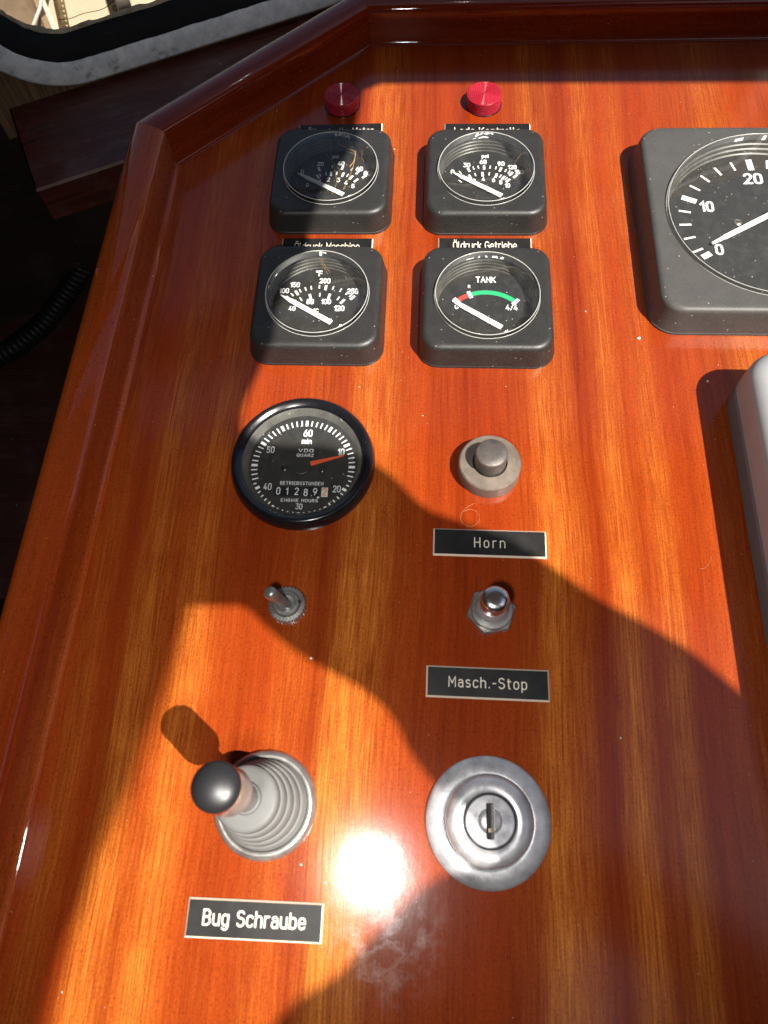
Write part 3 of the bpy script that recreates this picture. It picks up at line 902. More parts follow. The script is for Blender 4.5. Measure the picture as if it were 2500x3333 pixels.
# counter drums
for k, s in enumerate("012892"):
    x = [-8.9, -5.3, -1.35, 2.4, 6.2, 10.1][k]
    cream = k == 5
    db = MB()
    w = 2.6 if cream else 3.5
    loops = []
    for j in range(9):
        a = (j / 8 - 0.5) * 1.9
        loops.append([(x - w / 2, -13.2 + 2.1 * math.sin(a) / math.sin(0.95), 0.42 + 0.55 * math.cos(a)), (x + w / 2, -13.2 + 2.1 * math.sin(a) / math.sin(0.95), 0.42 + 0.55 * math.cos(a))])
    db.loft(loops, closed=False)
    dr = db.build("counter_drum", M_CREAMDRUM if cream else M_GLOSSBLACK, hm)
    nb = MB()
    write(nb, s, x, -13.2 - (0.4 if s == '8' and k == 3 else 0), 2.9, 1.03, 0.13, 0.95)
    nb.build("digit", M_RED if cream else M_PRINT, dr)
db = MB()
db.face([(7.1, -15.9, z + .03), (8.0, -15.9, z + .03), (8.0, -15.1, z + .03), (7.1, -15.1, z + .03)])
db.build("decimal_point", M_PRINT, hm)
mb = MB()
A, B = Vector((3.05, -1.0, 1.6)), Vector((17.0, 3.3, 1.6))
t = (B - A).normalized(); n = Vector((-t.y, t.x, 0))
mb.loft([[tuple(A + n * 1.05), tuple(A - n * 1.05), tuple(A - n * 1.05 + Vector((0, 0, .3))), tuple(A + n * 1.05 + Vector((0, 0, .3)))],
         [tuple(B + n * 0.3), tuple(B - n * 0.3), tuple(B - n * 0.3 + Vector((0, 0, .3))), tuple(B + n * 0.3 + Vector((0, 0, .3)))]], True, True)
mb.build("needle", M_RED, hm, 30)
mb = MB(); mb.lathe([(4.0, 0.5), (4.0, 2.0), (3.6, 2.3)], 40, (-0.4, -2.0)); mb.build("hub", plain("hub_black", (0.012, 0.014, 0.012), 0.5), hm)
for x, y in ((-7.6, -2.2), (8.2, -2.6)):
    mb = MB(); mb.lathe([(1.6, 0.4), (1.5, 0.8), (1.0, 1.1)], 24, (x, y)); mb.build("screw", M_GLOSSBLACK, hm)

# ------------------------------------------------------------------ red signal lamps
def lamp(x, y, label):
    l = thing("signal_lamp", label, "indicator lamp", (x, y, 0), 0, "red signal lamps")
    mb = MB()
    prof = [(9.0, 0.0)]
    zz = 0.3
    while zz < 5.6:
        prof += [(9.0, zz), (9.0, zz + 0.45), (8.7, zz + 0.55), (8.7, zz + 0.72)]
        zz += 0.9
    prof += [(9.0, zz), (9.0, 6.3), (8.7, 6.6)]
    r = 8.4
    while r > 0.8:
        prof += [(r, 6.6), (r - 0.25, 6.95), (r - 0.55, 6.95), (r - 0.8, 6.6)]
        r -= 1.0
    mb.lathe(prof, 72)
    mb.build("lens", M_REDLENS, l, 30)
    fb = MB(); fb.lathe([(9.5, 0.0), (9.5, 0.25), (9.0, 0.35)], 64); fb.build("flange", M_GLOSSBLACK, l)
    return l
lamp(-37.0, 290.4, "red ribbed signal lamp left of the other, mostly in shade, above the Motor plate")
lamp(37.6, 290.3, "red ribbed signal lamp in full sun above the Kontrolle plate")

# ------------------------------------------------------------------ engraved name plates
def nameplate(text, label, corners, cap, bold, width, ty=0.0, gap=0.20):
    c = [Vector(p) for p in corners]                 # TL TR BR BL
    ctr = sum(c, Vector((0, 0))) / 4
    ex = (c[1] - c[0] + c[2] - c[3]) / 2
    ey = (c[0] - c[3] + c[1] - c[2]) / 2
    w, h = ex.length, ey.length
    p = thing("name_plate", label, "name plate", (ctr.x, ctr.y, 0), math.atan2(ex.y, ex.x), "engraved black name plates")
    mb = MB()
    def rc(a, b, z_): return [(-a / 2, -b / 2, z_), (a / 2, -b / 2, z_), (a / 2, b / 2, z_), (-a / 2, b / 2, z_)]
    mb.loft([rc(w, h, 0.0), rc(w, h, 0.35), rc(w - 1.1, h - 1.1, 1.0)], False, True)
    mb.build("core_plate", M_CORE, p, 20)
    mb = MB()
    mb.loft([rc(w - 1.1, h - 1.1, 0.98), rc(w - 1.15, h - 1.15, 1.06)], False, True)
    mb.build("face_layer", M_PLATE, p, 20)
    tb = MB()
    write(tb, text, 0, ty, cap, 1.08, bold, 1.0, 0.0, gap, width)
    tb.build("lettering", M_ENGRAVE, p)
    return p
nameplate("Bug Schraube", "engraved black plate reading Bug Schraube, below the lever", [(-62.4, -84.6), (-17.7, -84.4), (-17.7, -95.9), (-62.3, -96.3)], 4.2, 0.15, 33.2, 0.3, 0.26)
nameplate("Masch.-Stop", "engraved black plate reading Masch.-Stop, above the key switch", [(14.0, -5.8), (58.3, -5.9), (58.1, -17.4), (13.8, -17.0)], 3.6, 0.105, 27.8, 0.1, 0.33)
nameplate("Horn", "engraved black plate reading Horn, below the round horn button", [(15.5, 48.5), (59.4, 48.3), (59.7, 37.0), (15.5, 37.2)], 3.9, 0.095, 11.7, 0.0, 0.44)
nameplate("Öldruck Getriebe", "engraved black plate reading Öldruck Getriebe, tucked behind the TANK gauge", [(15.2, 198.1), (59.3, 198.2), (59.3, 186.8), (15.2, 186.7)], 4.4, 0.125, 29.6, 0.7)
nameplate("Öldruck Maschine", "engraved black plate reading Öldruck Maschine, tucked behind the temperature gauge", [(-59.7, 197.5), (-15.8, 197.7), (-15.8, 186.3), (-59.7, 186.1)], 4.4, 0.115, 31.0, 0.1)
nameplate("Ölkontrolle-Motor", "engraved black plate reading Ölkontrolle-Motor, below the shaded red lamp", [(-58.6, 274.8), (-14.9, 276.0), (-14.6, 264.6), (-58.3, 263.4)], 4.4, 0.115, 34.0, 0.0)
nameplate("Lade Kontrolle", "engraved black plate reading Lade Kontrolle, below the sunlit red lamp", [(17.3, 275.4), (61.4, 275.1), (61.4, 263.7), (17.3, 264.0)], 4.4, 0.125, 33.5, 0.0)

# ------------------------------------------------------------------ horn button
hb = thing("horn_button", "round dull metal horn push button on a stepped base, above the Horn plate", "push button", (37.5, 75.0, 0))
mb = MB(); mb.lathe([(12.6, 0), (12.6, 6.0), (12.4, 6.8), (11.9, 7.3), (7.0, 7.55), (6.95, 6.0)], 96, cap1=False); mb.build("base", M_TIN, hb, 30)
mb = MB(); mb.lathe([(6.9, 5.0), (6.7, 5.01)], 64); mb.build("well", M_SLOT, hb)
mb = MB(); mb.lathe([(6.4, 5.1), (6.4, 14.2), (6.15, 14.9), (5.6, 15.3), (3, 15.6), (0.5, 15.65)], 72); mb.build("button", M_TIN2, hb, 40)

# ------------------------------------------------------------------ toggle switch
ts = thing("toggle_switch", "small nickel toggle switch with knurled ring, lever leaning left", "toggle switch", (-39.5, 15.1, 0))
mb = MB()
n = 120
loops = []
for r, zz in ((7.2, 0), (7.2, 2.2), (6.9, 2.7), (5.2, 2.9), (5.0, 2.4)):
    loops.append([((r - (0.35 if (k // 2) % 2 and r > 6.8 else 0)) * math.cos(2 * PI * k / n), (r - (0.35 if (k // 2) % 2 and r > 6.8 else 0)) * math.sin(2 * PI * k / n), zz) for k in range(n)])
mb.loft(loops); mb.build("knurled_nut", M_STEEL, ts, 30)
mb = MB(); mb.lathe([(5.0, 0.5), (5.0, 3.6), (4.6, 4.0), (3.6, 4.1), (3.3, 3.2), (1.5, 2.9)], 64); mb.build("bushing", M_STEEL, ts, 30)
mb = MB(); mb.box(4.55, 5.5, 0.3, 1.2, 3.0, 4.12); mb.build("key_tab", M_SLOT, ts)
mb = MB()
P, Rr = [], []
a0, a1 = Vector((0.5, -0.6, 2.8)), Vector((-4.7, 0.7, 16.2))
for f, r in ((0, 1.7), (0.2, 1.75), (0.45, 2.05), (0.7, 2.35), (0.84, 2.55), (0.92, 2.45), (0.97, 1.9), (1.0, 1.0)):
    P.append(tuple(a0 + (a1 - a0) * f)); Rr.append(r)
mb.tube(P, Rr, 28); mb.build("lever", M_STEEL, ts, 40)

# ------------------------------------------------------------------ engine stop push button
ms = thing("stop_button", "chrome engine stop push button on hexagon nut, above the Masch.-Stop plate", "push button", (37.7, 15.2, 0))
mb = MB()
hexa = lambda r, z_, a0=12: [(r * math.cos(math.radians(a0 + 60 * k)), r * math.sin(math.radians(a0 + 60 * k)), z_) for k in range(6)]
mb.loft([hexa(9.4, 0), hexa(9.4, 2.0), hexa(9.0, 2.5)], False, True); mb.build("hexagon_nut", M_STEEL, ms, 20)
mb = MB(); mb.lathe([(7.8, 2.4), (7.8, 4.2), (7.5, 4.6), (6.2, 4.8), (6.0, 4.3)], 64); mb.build("washer", M_STEEL, ms, 30)
mb = MB(); mb.lathe([(5.6, 4.3), (5.4, 8.0), (4.6, 9.0), (4.3, 10.0)], 64, cap1=False); mb.build("neck", M_SATIN, ms, 40)
mb = MB(); mb.lathe([(4.3, 9.6), (5.0, 10.3), (5.1, 11.5), (5.1, 16.4), (4.8, 17.5), (4.0, 18.4), (2.5, 18.8), (0.4, 18.9)], 64); mb.build("button", M_CHROME, ms, 50)

# ------------------------------------------------------------------ bow thruster lever
lv = thing("joystick_lever", "short joystick lever with black knob and grey bellows boot, above the Bug Schraube plate", "lever", (-40.3, -55.4, 0))
mb = MB()
loops = []
n = 144
rnd = random.Random(3)
jit = [rnd.uniform(-0.16, 0.10) for _ in range(n)]
for r, zz, j in ((17.9, 0, 1), (17.8, 0.8, 1), (17.2, 2.3, 0.5), (16.4, 3.1, 0), (15.6, 3.3, 0), (14.9, 2.9, 0), (14.7, 1.5, 0)):
    loops.append([((r + j * jit[k]) * math.cos(2 * PI * k / n), (r + j * jit[k]) * math.sin(2 * PI * k / n), zz) for k in range(n)])
mb.loft(loops); mb.build("chrome_ring", M_STEEL, lv, 50)
BX, BY = -3.3, 1.2            # the boot leans this far at its top
tiltv = Vector((2.9, 1.4, 53.5))
def ax(z_):
    f = min(max((z_ - 2.0) / 14.0, 0), 1)
    return (BX * f, BY * f) if z_ < 16 else (BX + tiltv.x * (z_ - 16) / 53.5, BY + tiltv.y * (z_ - 16) / 53.5)
mb = MB()
prof = [(14.8, 1.6), (14.5, 2.6)]
r, zz = 14.3, 2.8
for k in range(4):
    prof += [(r, zz), (r + 0.12, zz + 1.0), (r - 0.10, zz + 1.9), (r - 0.55, zz + 2.3), (r - 0.95, zz + 2.2), (r - 1.1, zz + 1.9)]
    r -= 1.0
    zz += 3.1
prof += [(r, zz), (r + 0.1, zz + 1.2), (r - 0.5, zz + 1.9), (r - 1.4, zz + 2.1), (6.0, zz + 2.4), (5.2, zz + 2.4), (5.1, zz + 3.4), (4.7, zz + 4.0), (4.3, zz + 4.1), (4.2, zz + 5.4), (3.9, zz + 6.0), (3.7, 30)]
loops = []
for r, zz in prof:
    a = ax(zz)
    loops.append([(a[0] + r * math.cos(2 * PI * k / 96), a[1] + r * math.sin(2 * PI * k / 96), zz) for k in range(96)])
mb.loft(loops, False, True); mb.build("bellows_boot", M_RUBBER, lv, 55)
mb = MB()
loops = []
T = tiltv.normalized()
e1 = T.cross(Vector((0, 1, 0))).normalized()
e2 = T.cross(e1)
def ring_at(d, r, n_=64): 
    c = Vector((BX, BY, 16.0)) + T * (d - 16.0)
    return [tuple(c + e1 * (r * math.cos(2 * PI * k / n_)) + e2 * (r * math.sin(2 * PI * k / n_))) for k in range(n_)]
mb.loft([ring_at(20, 3.3), ring_at(48, 3.3)], False, True); mb.build("stem", M_SATIN, lv)
mb = MB()
mb.loft([ring_at(d, r) for d, r in ((65.9, 6.35), (66.1, 6.55), (66.8, 6.6), (67.3, 6.4), (67.9, 5.9), (68.6, 5.0), (69.1, 3.7), (69.5, 2.1), (69.6, 0.3))], True, True)
mb.build("knob_cap", M_KNOB, lv, 50)
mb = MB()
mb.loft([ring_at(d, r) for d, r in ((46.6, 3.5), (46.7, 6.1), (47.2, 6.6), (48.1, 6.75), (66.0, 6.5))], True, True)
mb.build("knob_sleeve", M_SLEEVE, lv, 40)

# ------------------------------------------------------------------ key switch
ks = thing("key_switch", "round satin chrome ignition key switch with an upright keyway, below the Masch.-Stop plate", "key switch", (35.7, -57.4, 0))
mb = MB(); mb.lathe([(21.0, 0), (21.1, 0.5), (20.8, 1.2), (19.6, 2.0), (17.5, 2.5), (15.6, 2.7), (14.6, 2.6), (14.4, 2.4)], 128, cap1=False); mb.build("escutcheon", M_SATIN, ks, 50)
mb = MB(); mb.lathe([(14.6, 2.2), (14.5, 5.2), (14.1, 6.8), (13.2, 7.8), (12.0, 8.3), (9.2, 8.5), (8.75, 8.2), (8.7, 5.5)], 128, cap1=False); mb.build("collar", M_SATIN, ks, 40)
mb = MB(); mb.lathe([(8.75, 5.7), (8.4, 5.71)], 64); mb.build("gap", M_SLOT, ks)
SW, SL = 1.3, 5.5      # half width and half length of the keyway
def slotted(mb, prof, n=96, ring_r=None):
    """disc with a rectangular hole"""
    outer = []
    inner = []
    for k in range(n):
        a = 2 * PI * k / n
        outer.append((prof[-1][0] * math.cos(a), prof[-1][0] * math.sin(a), prof[-1][1]))
        dx, dy = math.cos(a), math.sin(a)
        s = min(SW / max(abs(dx), 1e-6), SL / max(abs(dy), 1e-6))
        inner.append((dx * s, dy * s, prof[-1][1]))
    loops = [[(r * math.cos(2 * PI * k / n), r * math.sin(2 * PI * k / n), z_) for k in range(n)] for r, z_ in prof]
    loops.append(inner)
    loops.append([(x, y, z_ - 4.5) for x, y, z_ in inner])
    mb.loft(loops, False, True)
mb = MB(); slotted(mb, [(8.2, 5.6), (8.15, 7.8), (7.8, 8.2), (6.3, 8.25)]); mb.build("cylinder", M_SATIN, ks, 40)
mb = MB()
for sg in (-1, 1):
    def seg(r_, z_):
        a0 = math.acos(min(1, (SW + 0.05) / r_))
        return [(sg * r_ * math.cos(-a0 + 2 * a0 * k / 24), r_ * math.sin(-a0 + 2 * a0 * k / 24), z_) for k in range(25)]
    mb.loft([seg(4.0, 8.1), seg(3.95, 8.5), seg(3.6, 8.9), seg(2.6, 9.2), seg(1.6, 9.3)], False, True)
mb.build("plug", M_SATIN, ks, 40)
mb = MB(); mb.box(-SW + .02, SW - .02, -SL + .02, SL - .02, 2.8, 3.9); mb.build("keyway", M_SLOT, ks)
mb = MB(); mb.box(-0.5, 0.9, -3.4, -2.2, 3.8, 6.4); mb.build("pin", M_BRASS, ks)
mb = MB(); mb.box(0.45, SW - .04, -5.3, 5.3, 3.8, 6.6); mb.build("ward", M_TIN2, ks)

# ------------------------------------------------------------------ grey instrument case at the right edge
bx = thing("instrument_case", "light grey rounded plastic instrument case with a dark joint line, cut by the right edge", "instrument case", (0, 0, 0))
X0, X1, Y0, Y1 = 136.6, 290.0, -70.0, 118.5
def case_loop(ins, z_, r=13):
    w, h = X1 - X0 - 2 * ins, Y1 - Y0 - 2 * ins
    return rrect(w, h, max(r - ins * 0.4, 2), z_, 12, ((X0 + X1) / 2, (Y0 + Y1) / 2))
mb = MB(); mb.loft([case_loop(1.2, 0), case_loop(0.2, 1.2), case_loop(0.0, 9.4), case_loop(0.5, 9.9)]); mb.build("back_shell", M_BOXD, bx, 30)
mb = MB(); mb.loft([case_loop(0.5, 9.6), case_loop(0.9, 9.8), case_loop(0.9, 10.9), case_loop(0.4, 11.0)]); mb.build("joint", M_GROOVE, bx, 30)
L = [case_loop(0.3, 10.9), case_loop(0.0, 11.2), case_loop(0.2, 21.0)]
for k in range(1, 8):
    a = k / 7 * PI / 2
    L.append(case_loop(0.2 + 6.0 * (1 - math.cos(a)), 21.0 + 6.0 * math.sin(a)))
mb = MB(); mb.loft(L, False, True); mb.build("front_shell", M_BOX, bx, 40)

# ------------------------------------------------------------------ small litter on the varnish
HAIRP = [(31.9, 59.9), (29.1, 58.5), (26.6, 55.8), (26.0, 53.1), (27.4, 50.5), (30.3, 49.5), (33.1, 51.1), (33.9, 54.2), (32.7, 56.6), (29.9, 57.4), (27.8, 56.3)]
h = fibre(None, [(x, y, 0.15) for x, y in HAIRP], 0.045, M_HAIR, "hair_strand")
tag(h, "thin curled pale hair lying on the varnish just above the Horn plate", "hair")
h = fibre(None, [(122.2, 40, 0.15), (120.6, 36.5, 0.15), (119, 35, 0.15), (117.2, 34.8, 0.15)], 0.04, M_HAIR, "hair_strand")
tag(h, "tiny pale hair lying on sunlit varnish left of the grey case shadow", "hair")
def crumb(x, y, s, label):
    mb = MB()
    rr = random.Random(int(x * 10))
    loops = []
    for zz, f in ((0.02, 0.8), (s * 0.35, 1.0), (s * 0.7, 0.6)):
        loops.append([(x + f * s * rr.uniform(0.6, 1.1) * math.cos(k * PI / 4), y + f * s * rr.uniform(0.5, 1.0) * math.sin(k * PI / 4), zz) for k in range(8)])
    mb.loft(loops, True, True)
    o = mb.build("crumb", M_CRUMB, None)
    tag(o, label, "crumb")
M_CRUMB = plain("pale_crumb", (0.72, 0.66, 0.58), 0.7)
crumb(104.2, 141.4, 0.9, "pale crumb on the panel below the left corner of the tachometer")
crumb(-26.4, -73.4, 0.55, "white crumb beside the lower right rim of the lever boot")
crumb(-28.9, -4.6, 0.5, "pale crumb below the toggle switch at the shadow edge")
crumb(131.0, 119.5, 0.7, "pale crumb in the shadow at the corner of the grey case")
crumb(-13.7, 260.5, 0.45, "tiny pale grain on the varnish right of the half shaded psi gauge")

# ------------------------------------------------------------------ window wall behind the left rail
U = Vector((0.899, 0.438, 0)).normalized()
NN = Vector((U.y, -U.x, 0))               # points to the console
OFFW = -403.0
def W(s, z_, d=0.0):
    p = U * s + NN * (OFFW + d)
    return (p.x, p.y, z_)
def in_wall(o, off=OFFW):
    """give the object its own frame: x along the wall, y to the cabin, z up"""
    return o
def wallobj(mb, name, material, parent=None, sharp=32):
    o = mb.build(name, material, parent, sharp)
    return o
wframe = thing("wheelhouse_window", "wheelhouse window with rounded grey metal frame and black rubber seal, beyond the left rail", "window", W(0, 0), math.atan2(U.y, U.x))
# local axes of wframe: x = along wall, y = away from the cabin (so -y faces the console), z = up
def winloop(ins, d, wob=0.0, seed=0, wz=0.0):
    """rounded rectangle outline; bottom outer edge z=-27, left outer edge s=-88"""
    x0, x1, z0, z1 = -86 + ins, 560 - ins, -27.0 + ins, 300 - ins
    r = max(62 - ins * 0.75, 6)
    pts = []
    rr = random.Random(seed)
    segs = [((x1 - r, z1 - r), 0), ((x0 + r, z1 - r), 90), ((x0 + r, z0 + r), 180), ((x1 - r, z0 + r), 270)]
    N = 26
    for (cx, cz), a0 in segs:
        for k in range(N + 1):
            a = math.radians(a0 + 90 * k / N)
            pts.append((cx + r * math.cos(a), cz + r * math.sin(a)))
    # resample the long straight runs so a wobble can live there
    out = []
    for i in range(len(pts)):
        p, q = pts[i], pts[(i + 1) % len(pts)]
        Ld = math.hypot(q[0] - p[0], q[1] - p[1])
        m_ = max(1, int(Ld / 2.2))
        for k in range(m_):
            f = k / m_
            out.append((p[0] + (q[0] - p[0]) * f, p[1] + (q[1] - p[1]) * f))
    return out
def wobble(loop, amp, seed):
    rr = random.Random(seed)
    n_ = len(loop)
    nz = [rr.uniform(-1, 1) for _ in range(n_)]
    sm = [(nz[i - 2] + nz[i - 1] + nz[i] * 2 + nz[(i + 1) % n_]) / 5 for i in range(n_)]
    cx, cz = 237, 136
    out = []
    for (x, zz), w in zip(loop, sm):
        d = math.hypot(x - cx, zz - cz)
        out.append((x + (x - cx) / d * w * amp, zz + (zz - cz) / d * w * amp))
    return out
def wl(ref_ins, y, amp=0.0, seed=0):
    base = WL0
    # inset the reference loop towards the window middle along its normal
    n_ = len(base)
    out = []
    for i in range(n_):
        a, b = base[i - 1], base[(i + 1) % n_]
        tx, tz = b[0] - a[0], b[1] - a[1]
        l = math.hypot(tx, tz)
        nx, nz = -tz / l, tx / l
        out.append((base[i][0] + nx * ref_ins, base[i][1] + nz * ref_ins))
    if amp: out = wobble(out, amp, seed)
    return [(x, y, zz) for x, zz in out]
WL0 = winloop(0, 0)
mb = MB(); mb.loft([wl(0, 0.5), wl(0, -3.5), wl(0.8, -4.6), wl(2.0, -5.0), wl(11.5, -4.2, 0.5, 2), wl(13.4, -3.2, 0.8, 5), wl(13.6, 0.5, 0.8, 5)]); mb.build("frame", M_FRAME, wframe, 40)
mb = MB(); mb.loft([wl(-2.6, -0.5, 0.7, 8), wl(-2.0, -2.4, 0.7, 8), wl(0.2, -3.2, 0.3, 9)]); mb.build("sealant_bead", M_PUTTYD, wframe, 60) if False else None
mb = MB(); mb.loft([wl(13.0, -2.6, 1.0, 11), wl(15.0, -2.4), wl(20, 1.0), wl(23.2, 5.0, 0.6, 12), wl(24.2, 6.5, 1.2, 13), wl(24.4, 9.0, 1.2, 13)]); mb.build("rubber_seal", M_GASKET, wframe, 60)
mb = MB(); mb.loft([wl(23.6, 7.2, 1.0, 17), wl(25.6, 7.4, 1.6, 19), wl(26.4, 8.0, 1.9, 20)]); mb.build("sealant_bead", M_PUTTY, wframe, 60)
mb = MB(); mb.face([p for p in wl(21, 8.0)]); mb.build("window_pane", M_PANE, wframe)
crk = [(-28, 7.6, 4.5), (-22, 7.6, 3.2), (-14, 7.6, 4.2), (-5, 7.6, 3.0), (2, 7.6, 4.0), (9, 7.6, 8.0), (18, 7.6, 8.6), (26, 7.6, 10.4)]
o = fibre(wframe, crk, 0.18, plain("crack_dark", (0.10, 0.075, 0.05), 0.6), "crack")

wall = thing("window_wall", "weathered brown boarded wheelhouse wall below the window", "wall", W(0, 0), math.atan2(U.y, U.x))
wall['kind'] = 'structure'
# wall board with the window opening
outer = [(-86, -48), (760, -48), (760, 330), (-86, 330)]
hole = [(x, zz) for x, _, zz in wl(13.5, 0)][::-1]
def holed_plate(outer, holes, to3a, to3b):
    mb = MB()
    loops2 = [[Vector((p[0], p[1], 0)) for p in outer]] + [[Vector((p[0], p[1], 0)) for p in h_] for h_ in holes]
    flat_ = [p for l in loops2 for p in l]
    tris = tessellate_polygon(loops2)
    ia = mb.add([to3a(p.x, p.y) for p in flat_])
    ib = mb.add([to3b(p.x, p.y) for p in flat_])
    for t_ in tris:
        mb.f.append([ia[k] for k in t_])
        mb.f.append([ib[k] for k in reversed(t_)])
    base = 0
    for l in loops2:
        n_ = len(l)
        for k in range(n_):
            j = (k + 1) % n_
            mb.f.append([ia[base + k], ia[base + j], ib[base + j], ib[base + k]])
        base += n_
    return mb
mb = holed_plate(outer, [hole], lambda x, y: (x, 0.0, y), lambda x, y: (x, 25.0, y))
mb.build("wall_board", M_WALLWOOD, wall, 20)

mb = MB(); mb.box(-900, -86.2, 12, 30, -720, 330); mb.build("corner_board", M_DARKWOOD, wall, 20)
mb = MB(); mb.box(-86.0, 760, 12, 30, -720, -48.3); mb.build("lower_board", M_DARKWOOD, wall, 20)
sill = thing("sill_beam", "dusty dark red wooden sill beam running under the wheelhouse window", "beam", W(0, 0), math.atan2(U.y, U.x))
mb = MB()
x0, x1, yb, yf, zt, zb = -77.0, 620.0, 0.3, -74.2, -30.0, -53.0
sec = [(yb, zb), (yf + 0.8, zb), (yf, zb + 0.8), (yf, zt - 1.2), (yf + 1.2, zt), (yb, zt)]
mb.loft([[(x0 + 0.8, y + (0.0), zz) for y, zz in sec], [(x0, y, zz) for y, zz in sec], [(x1, y, zz) for y, zz in sec]], True, True)
mb.build("beam_board", M_SILL, sill, 20)
sill_low = None
mb = MB(); mb.box(-70, 620, -40, 0, -140, -53.3); mb.build("apron_board", M_DARKWOOD, sill, 20)

# ------------------------------------------------------------------ what stands outside the window
ext_off = -700.0
cab = thing("cabin_side", "sunlit cream painted deckhouse side with dark lettering, seen through the window", "deckhouse", tuple(U * 0 + NN * ext_off), math.atan2(U.y, U.x))
mb = MB(); mb.box(-40, 900, 0, 40, -520, -60); mb.build("side_board", M_CREAMHULL, cab, 20)
mb = MB(); mb.box(-40, 900, -2.0, 0.0, -174, -169); mb.build("ledge", M_WHITEROPE, cab, 20)
tb = MB()
write(tb, "GLAS", 0, 0, 5.0, 0, 0.15, 1.0, 0, 0.22, None, True)
write(tb, "UND", 1.0, -8.0, 5.0, 0, 0.15, 1.0, 0, 0.22, None, True)
tb.v = [(x + 19.6, -0.25 - zz, y - 153.6) for x, y, zz in tb.v]
tb.build("lettering", M_INK, cab)
post = thing("mooring_post", "grey brown rough post standing outside against the cream deckhouse side", "post", tuple(NN * (ext_off + 12) + U * 25.6), math.atan2(U.y, U.x))
mb = MB()
mb.loft([[(x * 1.0 - 11, y, -330) for x, y in ((-6, -5), (6, -5), (6, 5), (-6, 5))], [(x - 2, y, -175) for x, y in ((-6.4, -5), (6.4, -5), (6.4, 5), (-6.4, 5))], [(x + 11, y, 40) for x, y in ((-6.2, -5), (6.2, -5), (6.2, 5), (-6.2, 5))]], True, True)
mb.build("shaft", M_POST, post, 20)
can = thing("canvas_cover", "tan canvas cover with white piping outside the left end of the window", "cover", tuple(NN * (ext_off + 6)), math.atan2(U.y, U.x))
mb = MB()
mb.loft([[(-400, 0, -400), (-400, 6, -20)], [(-64, 2, -400), (-54, 4, -20)], [(-60, -6, -400), (-44, -4, -20)], [(-56, 2, -400), (-38, 5, -20)]], closed=False)
mb.build("cloth", M_BROWNCLOTH, can, 60)
mb = MB(); mb.tube([(-78, -7, -200), (-59.5, -7, -149), (-46.5, -7, -136.5), (-20, -7, -100)], 1.5, 10); mb.build("piping", M_WHITEROPE, can)
strap = thing("perforated_strap", "bronze perforated strap hanging outside between canvas cover and cream deckhouse", "strap", tuple(NN * (ext_off + 14)), math.atan2(U.y, U.x))
outl = [(-45, -200), (-38.5, -200), (-18, -110), (-24.5, -110)]
holes = []
for k in range(22):
    f = (k + 0.5) / 22
    for sgn in (0.30, 0.70):
        cxs = -45 + 20.5 * f + 6.5 * sgn
        czs = -200 + 90 * (f + (0.012 if sgn > 0.5 else -0.012))
        holes.append([(cxs + 0.75 * math.cos(-PI / 3 * j), czs + 1.1 * math.sin(-PI / 3 * j)) for j in range(6)])
mb = holed_plate(outl, holes, lambda x, y: (x, 0, y), lambda x, y: (x, 0.8, y))
mb.build("band", M_STRAP, strap, 20)
deck = MB(); deck.face([(-3000, 520, -525), (3000, 520, -525), (3000, 4000, -525), (-3000, 4000, -525)])
o = deck.build("deck", plain("pale_deck", (0.5, 0.44, 0.36), 0.8), None); o['kind'] = 'structure'

# ------------------------------------------------------------------ dark cabin below the console
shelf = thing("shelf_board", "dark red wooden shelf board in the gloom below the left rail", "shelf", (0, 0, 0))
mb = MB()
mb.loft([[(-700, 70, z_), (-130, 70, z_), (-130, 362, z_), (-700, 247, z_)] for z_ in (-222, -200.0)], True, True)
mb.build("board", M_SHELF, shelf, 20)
hp = [(-470, 205, -191), (-390, 232, -191), (-340, 250, -191), (-312, 268, -190), (-292, 292, -189), (-270, 330, -180), (-255, 365, -165)]
P = []
for i in range(len(hp) - 1):
    for k in range(16):
        f = k / 16
        P.append(tuple(a + (b - a) * f for a, b in zip(hp[i], hp[i + 1])))
for _ in range(12):
    P = [P[0]] + [tuple((a + 2 * b + c) / 4 for a, b, c in zip(P[i - 1], P[i], P[i + 1])) for i in range(1, len(P) - 1)] + [P[-1]]
# resample evenly for the ribs
D = [0.0]
for a, b in zip(P, P[1:]): D.append(D[-1] + (Vector(b) - Vector(a)).length)
pts, rad = [], []
sdist = 0.0
k = 0
while sdist < D[-1]:
    while k < len(D) - 2 and D[k + 1] < sdist: k += 1
    f = (sdist - D[k]) / max(D[k + 1] - D[k], 1e-6)
    pts.append(tuple(a + (b - a) * f for a, b in zip(P[k], P[k + 1])))
    ph = (sdist / 4.2) % 1.0
    rad.append(8.6 if ph < 0.6 else 7.2)
    sdist += 1.05
mb = MB(); mb.tube(pts, rad, 24)
hose = mb.build("corrugated_hose", M_HOSE, None, 60)
tag(hose, "black corrugated hose lying on the dark shelf below the left rail", "hose")
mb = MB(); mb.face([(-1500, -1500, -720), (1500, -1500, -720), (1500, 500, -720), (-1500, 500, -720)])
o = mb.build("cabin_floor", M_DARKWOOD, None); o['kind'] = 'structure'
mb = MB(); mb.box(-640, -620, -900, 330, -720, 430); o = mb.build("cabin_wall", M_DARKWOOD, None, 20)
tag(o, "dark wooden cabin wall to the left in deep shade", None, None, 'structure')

mb = MB(); mb.box(900, 920, -920, 420, -720, 449); o = mb.build("cabin_wall", M_DARKWOOD, None, 20)
tag(o, "dark wooden cabin wall to the right, outside the picture", None, None, 'structure')
mb = MB(); mb.box(-620, 900, -940, -920, -720, 449); o = mb.build("cabin_wall", M_DARKWOOD, None, 20)
tag(o, "dark wooden cabin bulkhead behind the helmsman, outside the picture", None, None, 'structure')
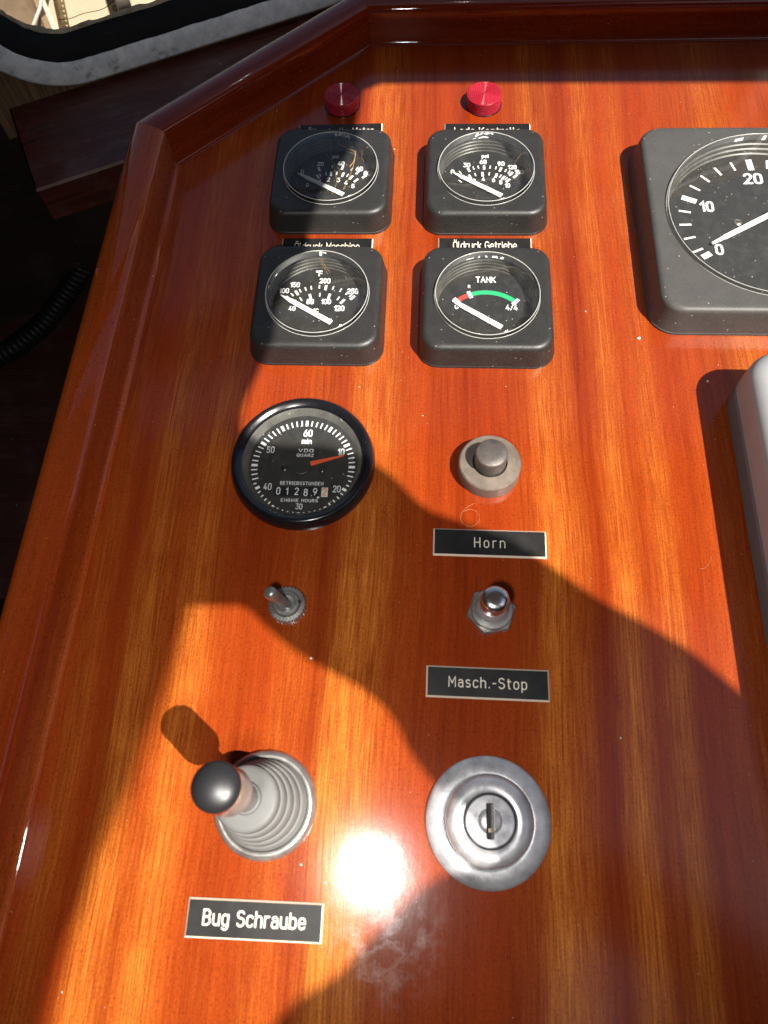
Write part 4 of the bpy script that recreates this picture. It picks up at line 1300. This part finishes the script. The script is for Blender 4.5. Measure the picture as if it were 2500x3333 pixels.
# ------------------------------------------------------------------ added unseen plate, openings shaped to the lit patches (casts the big shadows)
RZ = 450.0
LIT_A = [(288.6, 305.2), (186.1, 305.7), (76.0, 306.3), (17.0, 307.0), (-25.5, 306.7), (-28.0, 282.4), (-30.5, 256), (-44.0, 226), (-49.5, 206.3), (-46.5, 197), (-50.0, 185), (-57.0, 165),
         (-61, 145), (-61, 132), (-62, 124.0), (-68, 103), (-67, 90), (-57.5, 84.5), (-43.9, 83.6), (-31.5, 84.1), (-21.4, 82.1), (-9.5, 77.2), (-1.2, 71.0), (7, 62), (14.2, 55.9), (27.2, 51.2),
         (45.3, 44.8), (59.2, 35.6), (79.3, 20.6), (95.6, 12.2), (111.2, 2.4), (122.7, -8.8), (153.0, -34.2), (193.2, -54.1), (288, -80)]
LIT_B = [(-76.5, 13.7), (-55.9, 14.7), (-49.8, 9.1), (-38.3, -0.3), (-25.5, -7.6), (-13.1, -13.0), (-1.0, -20.8), (5.1, -27.8), (7.8, -34.0), (12.0, -40.0), (17.0, -45.9), (22.1, -50.6),
         (27.7, -57.6), (33.0, -62.7), (34.2, -66.3), (28.2, -71.9), (21.9, -74.8), (12.3, -80.8), (5.0, -88.5), (-4.9, -98.0), (-10.4, -104.6), (-23.0, -111.4), (-29.6, -118.0), (-38, -132.0),
         (-60, -150), (-124, -150), (-116, -110), (-110, -70), (-102, -40), (-95, -14), (-90, 13)]
def chaikin(P, it=1):
    for _ in range(it):
        Q = []
        for a, b in zip(P, P[1:] + P[:1]):
            Q.append((a[0] * .8 + b[0] * .2, a[1] * .8 + b[1] * .2))
            Q.append((a[0] * .2 + b[0] * .8, a[1] * .2 + b[1] * .8))
        P = Q
    return P
def up(P): return [(x + SUN.x * RZ, y + SUN.y * RZ) for x, y in P]
plate_outer = [(-620, -900), (900, -900), (900, 345), (-620, 345)]
mb = holed_plate(plate_outer, [up(chaikin(LIT_A)), up(chaikin(LIT_B))], lambda x, y: (x, y, RZ), lambda x, y: (x, y, RZ + 2.0))
o = mb.build("shade_plate", M_SHADEPLATE, None, 20)
tag(o, "unseen plate added above the console, its two openings shaped to the sunlit patches", None, None, 'structure')

AZ = 950.0  # unseen board added higher up, gives the lit patch a softer left edge
EDGE = [(-104, -170), (-102.5, -132), (-101.5, -115), (-100, -100.1), (-96.5, -89.4), (-95.0, -75.6), (-92.0, -65.4), (-87.6, -51.8), (-85.4, -39.4), (-82.2, -26.4), (-80.0, -14.7), (-78.0, 0), (-76, 20), (-74, 60)]
sh = lambda p: (p[0] + SUN.x * AZ, p[1] + SUN.y * AZ)
mb = holed_plate([sh((-160, -170))] + [sh(p) for p in EDGE] + [sh((-160, 60))], [], lambda x, y: (x, y, AZ), lambda x, y: (x, y, AZ + 6))
o = mb.build("shade_board", M_BROWNCLOTH, None, 20)
tag(o, "unseen board added above the shade plate to shape the left edge of the light", None, None, 'structure')
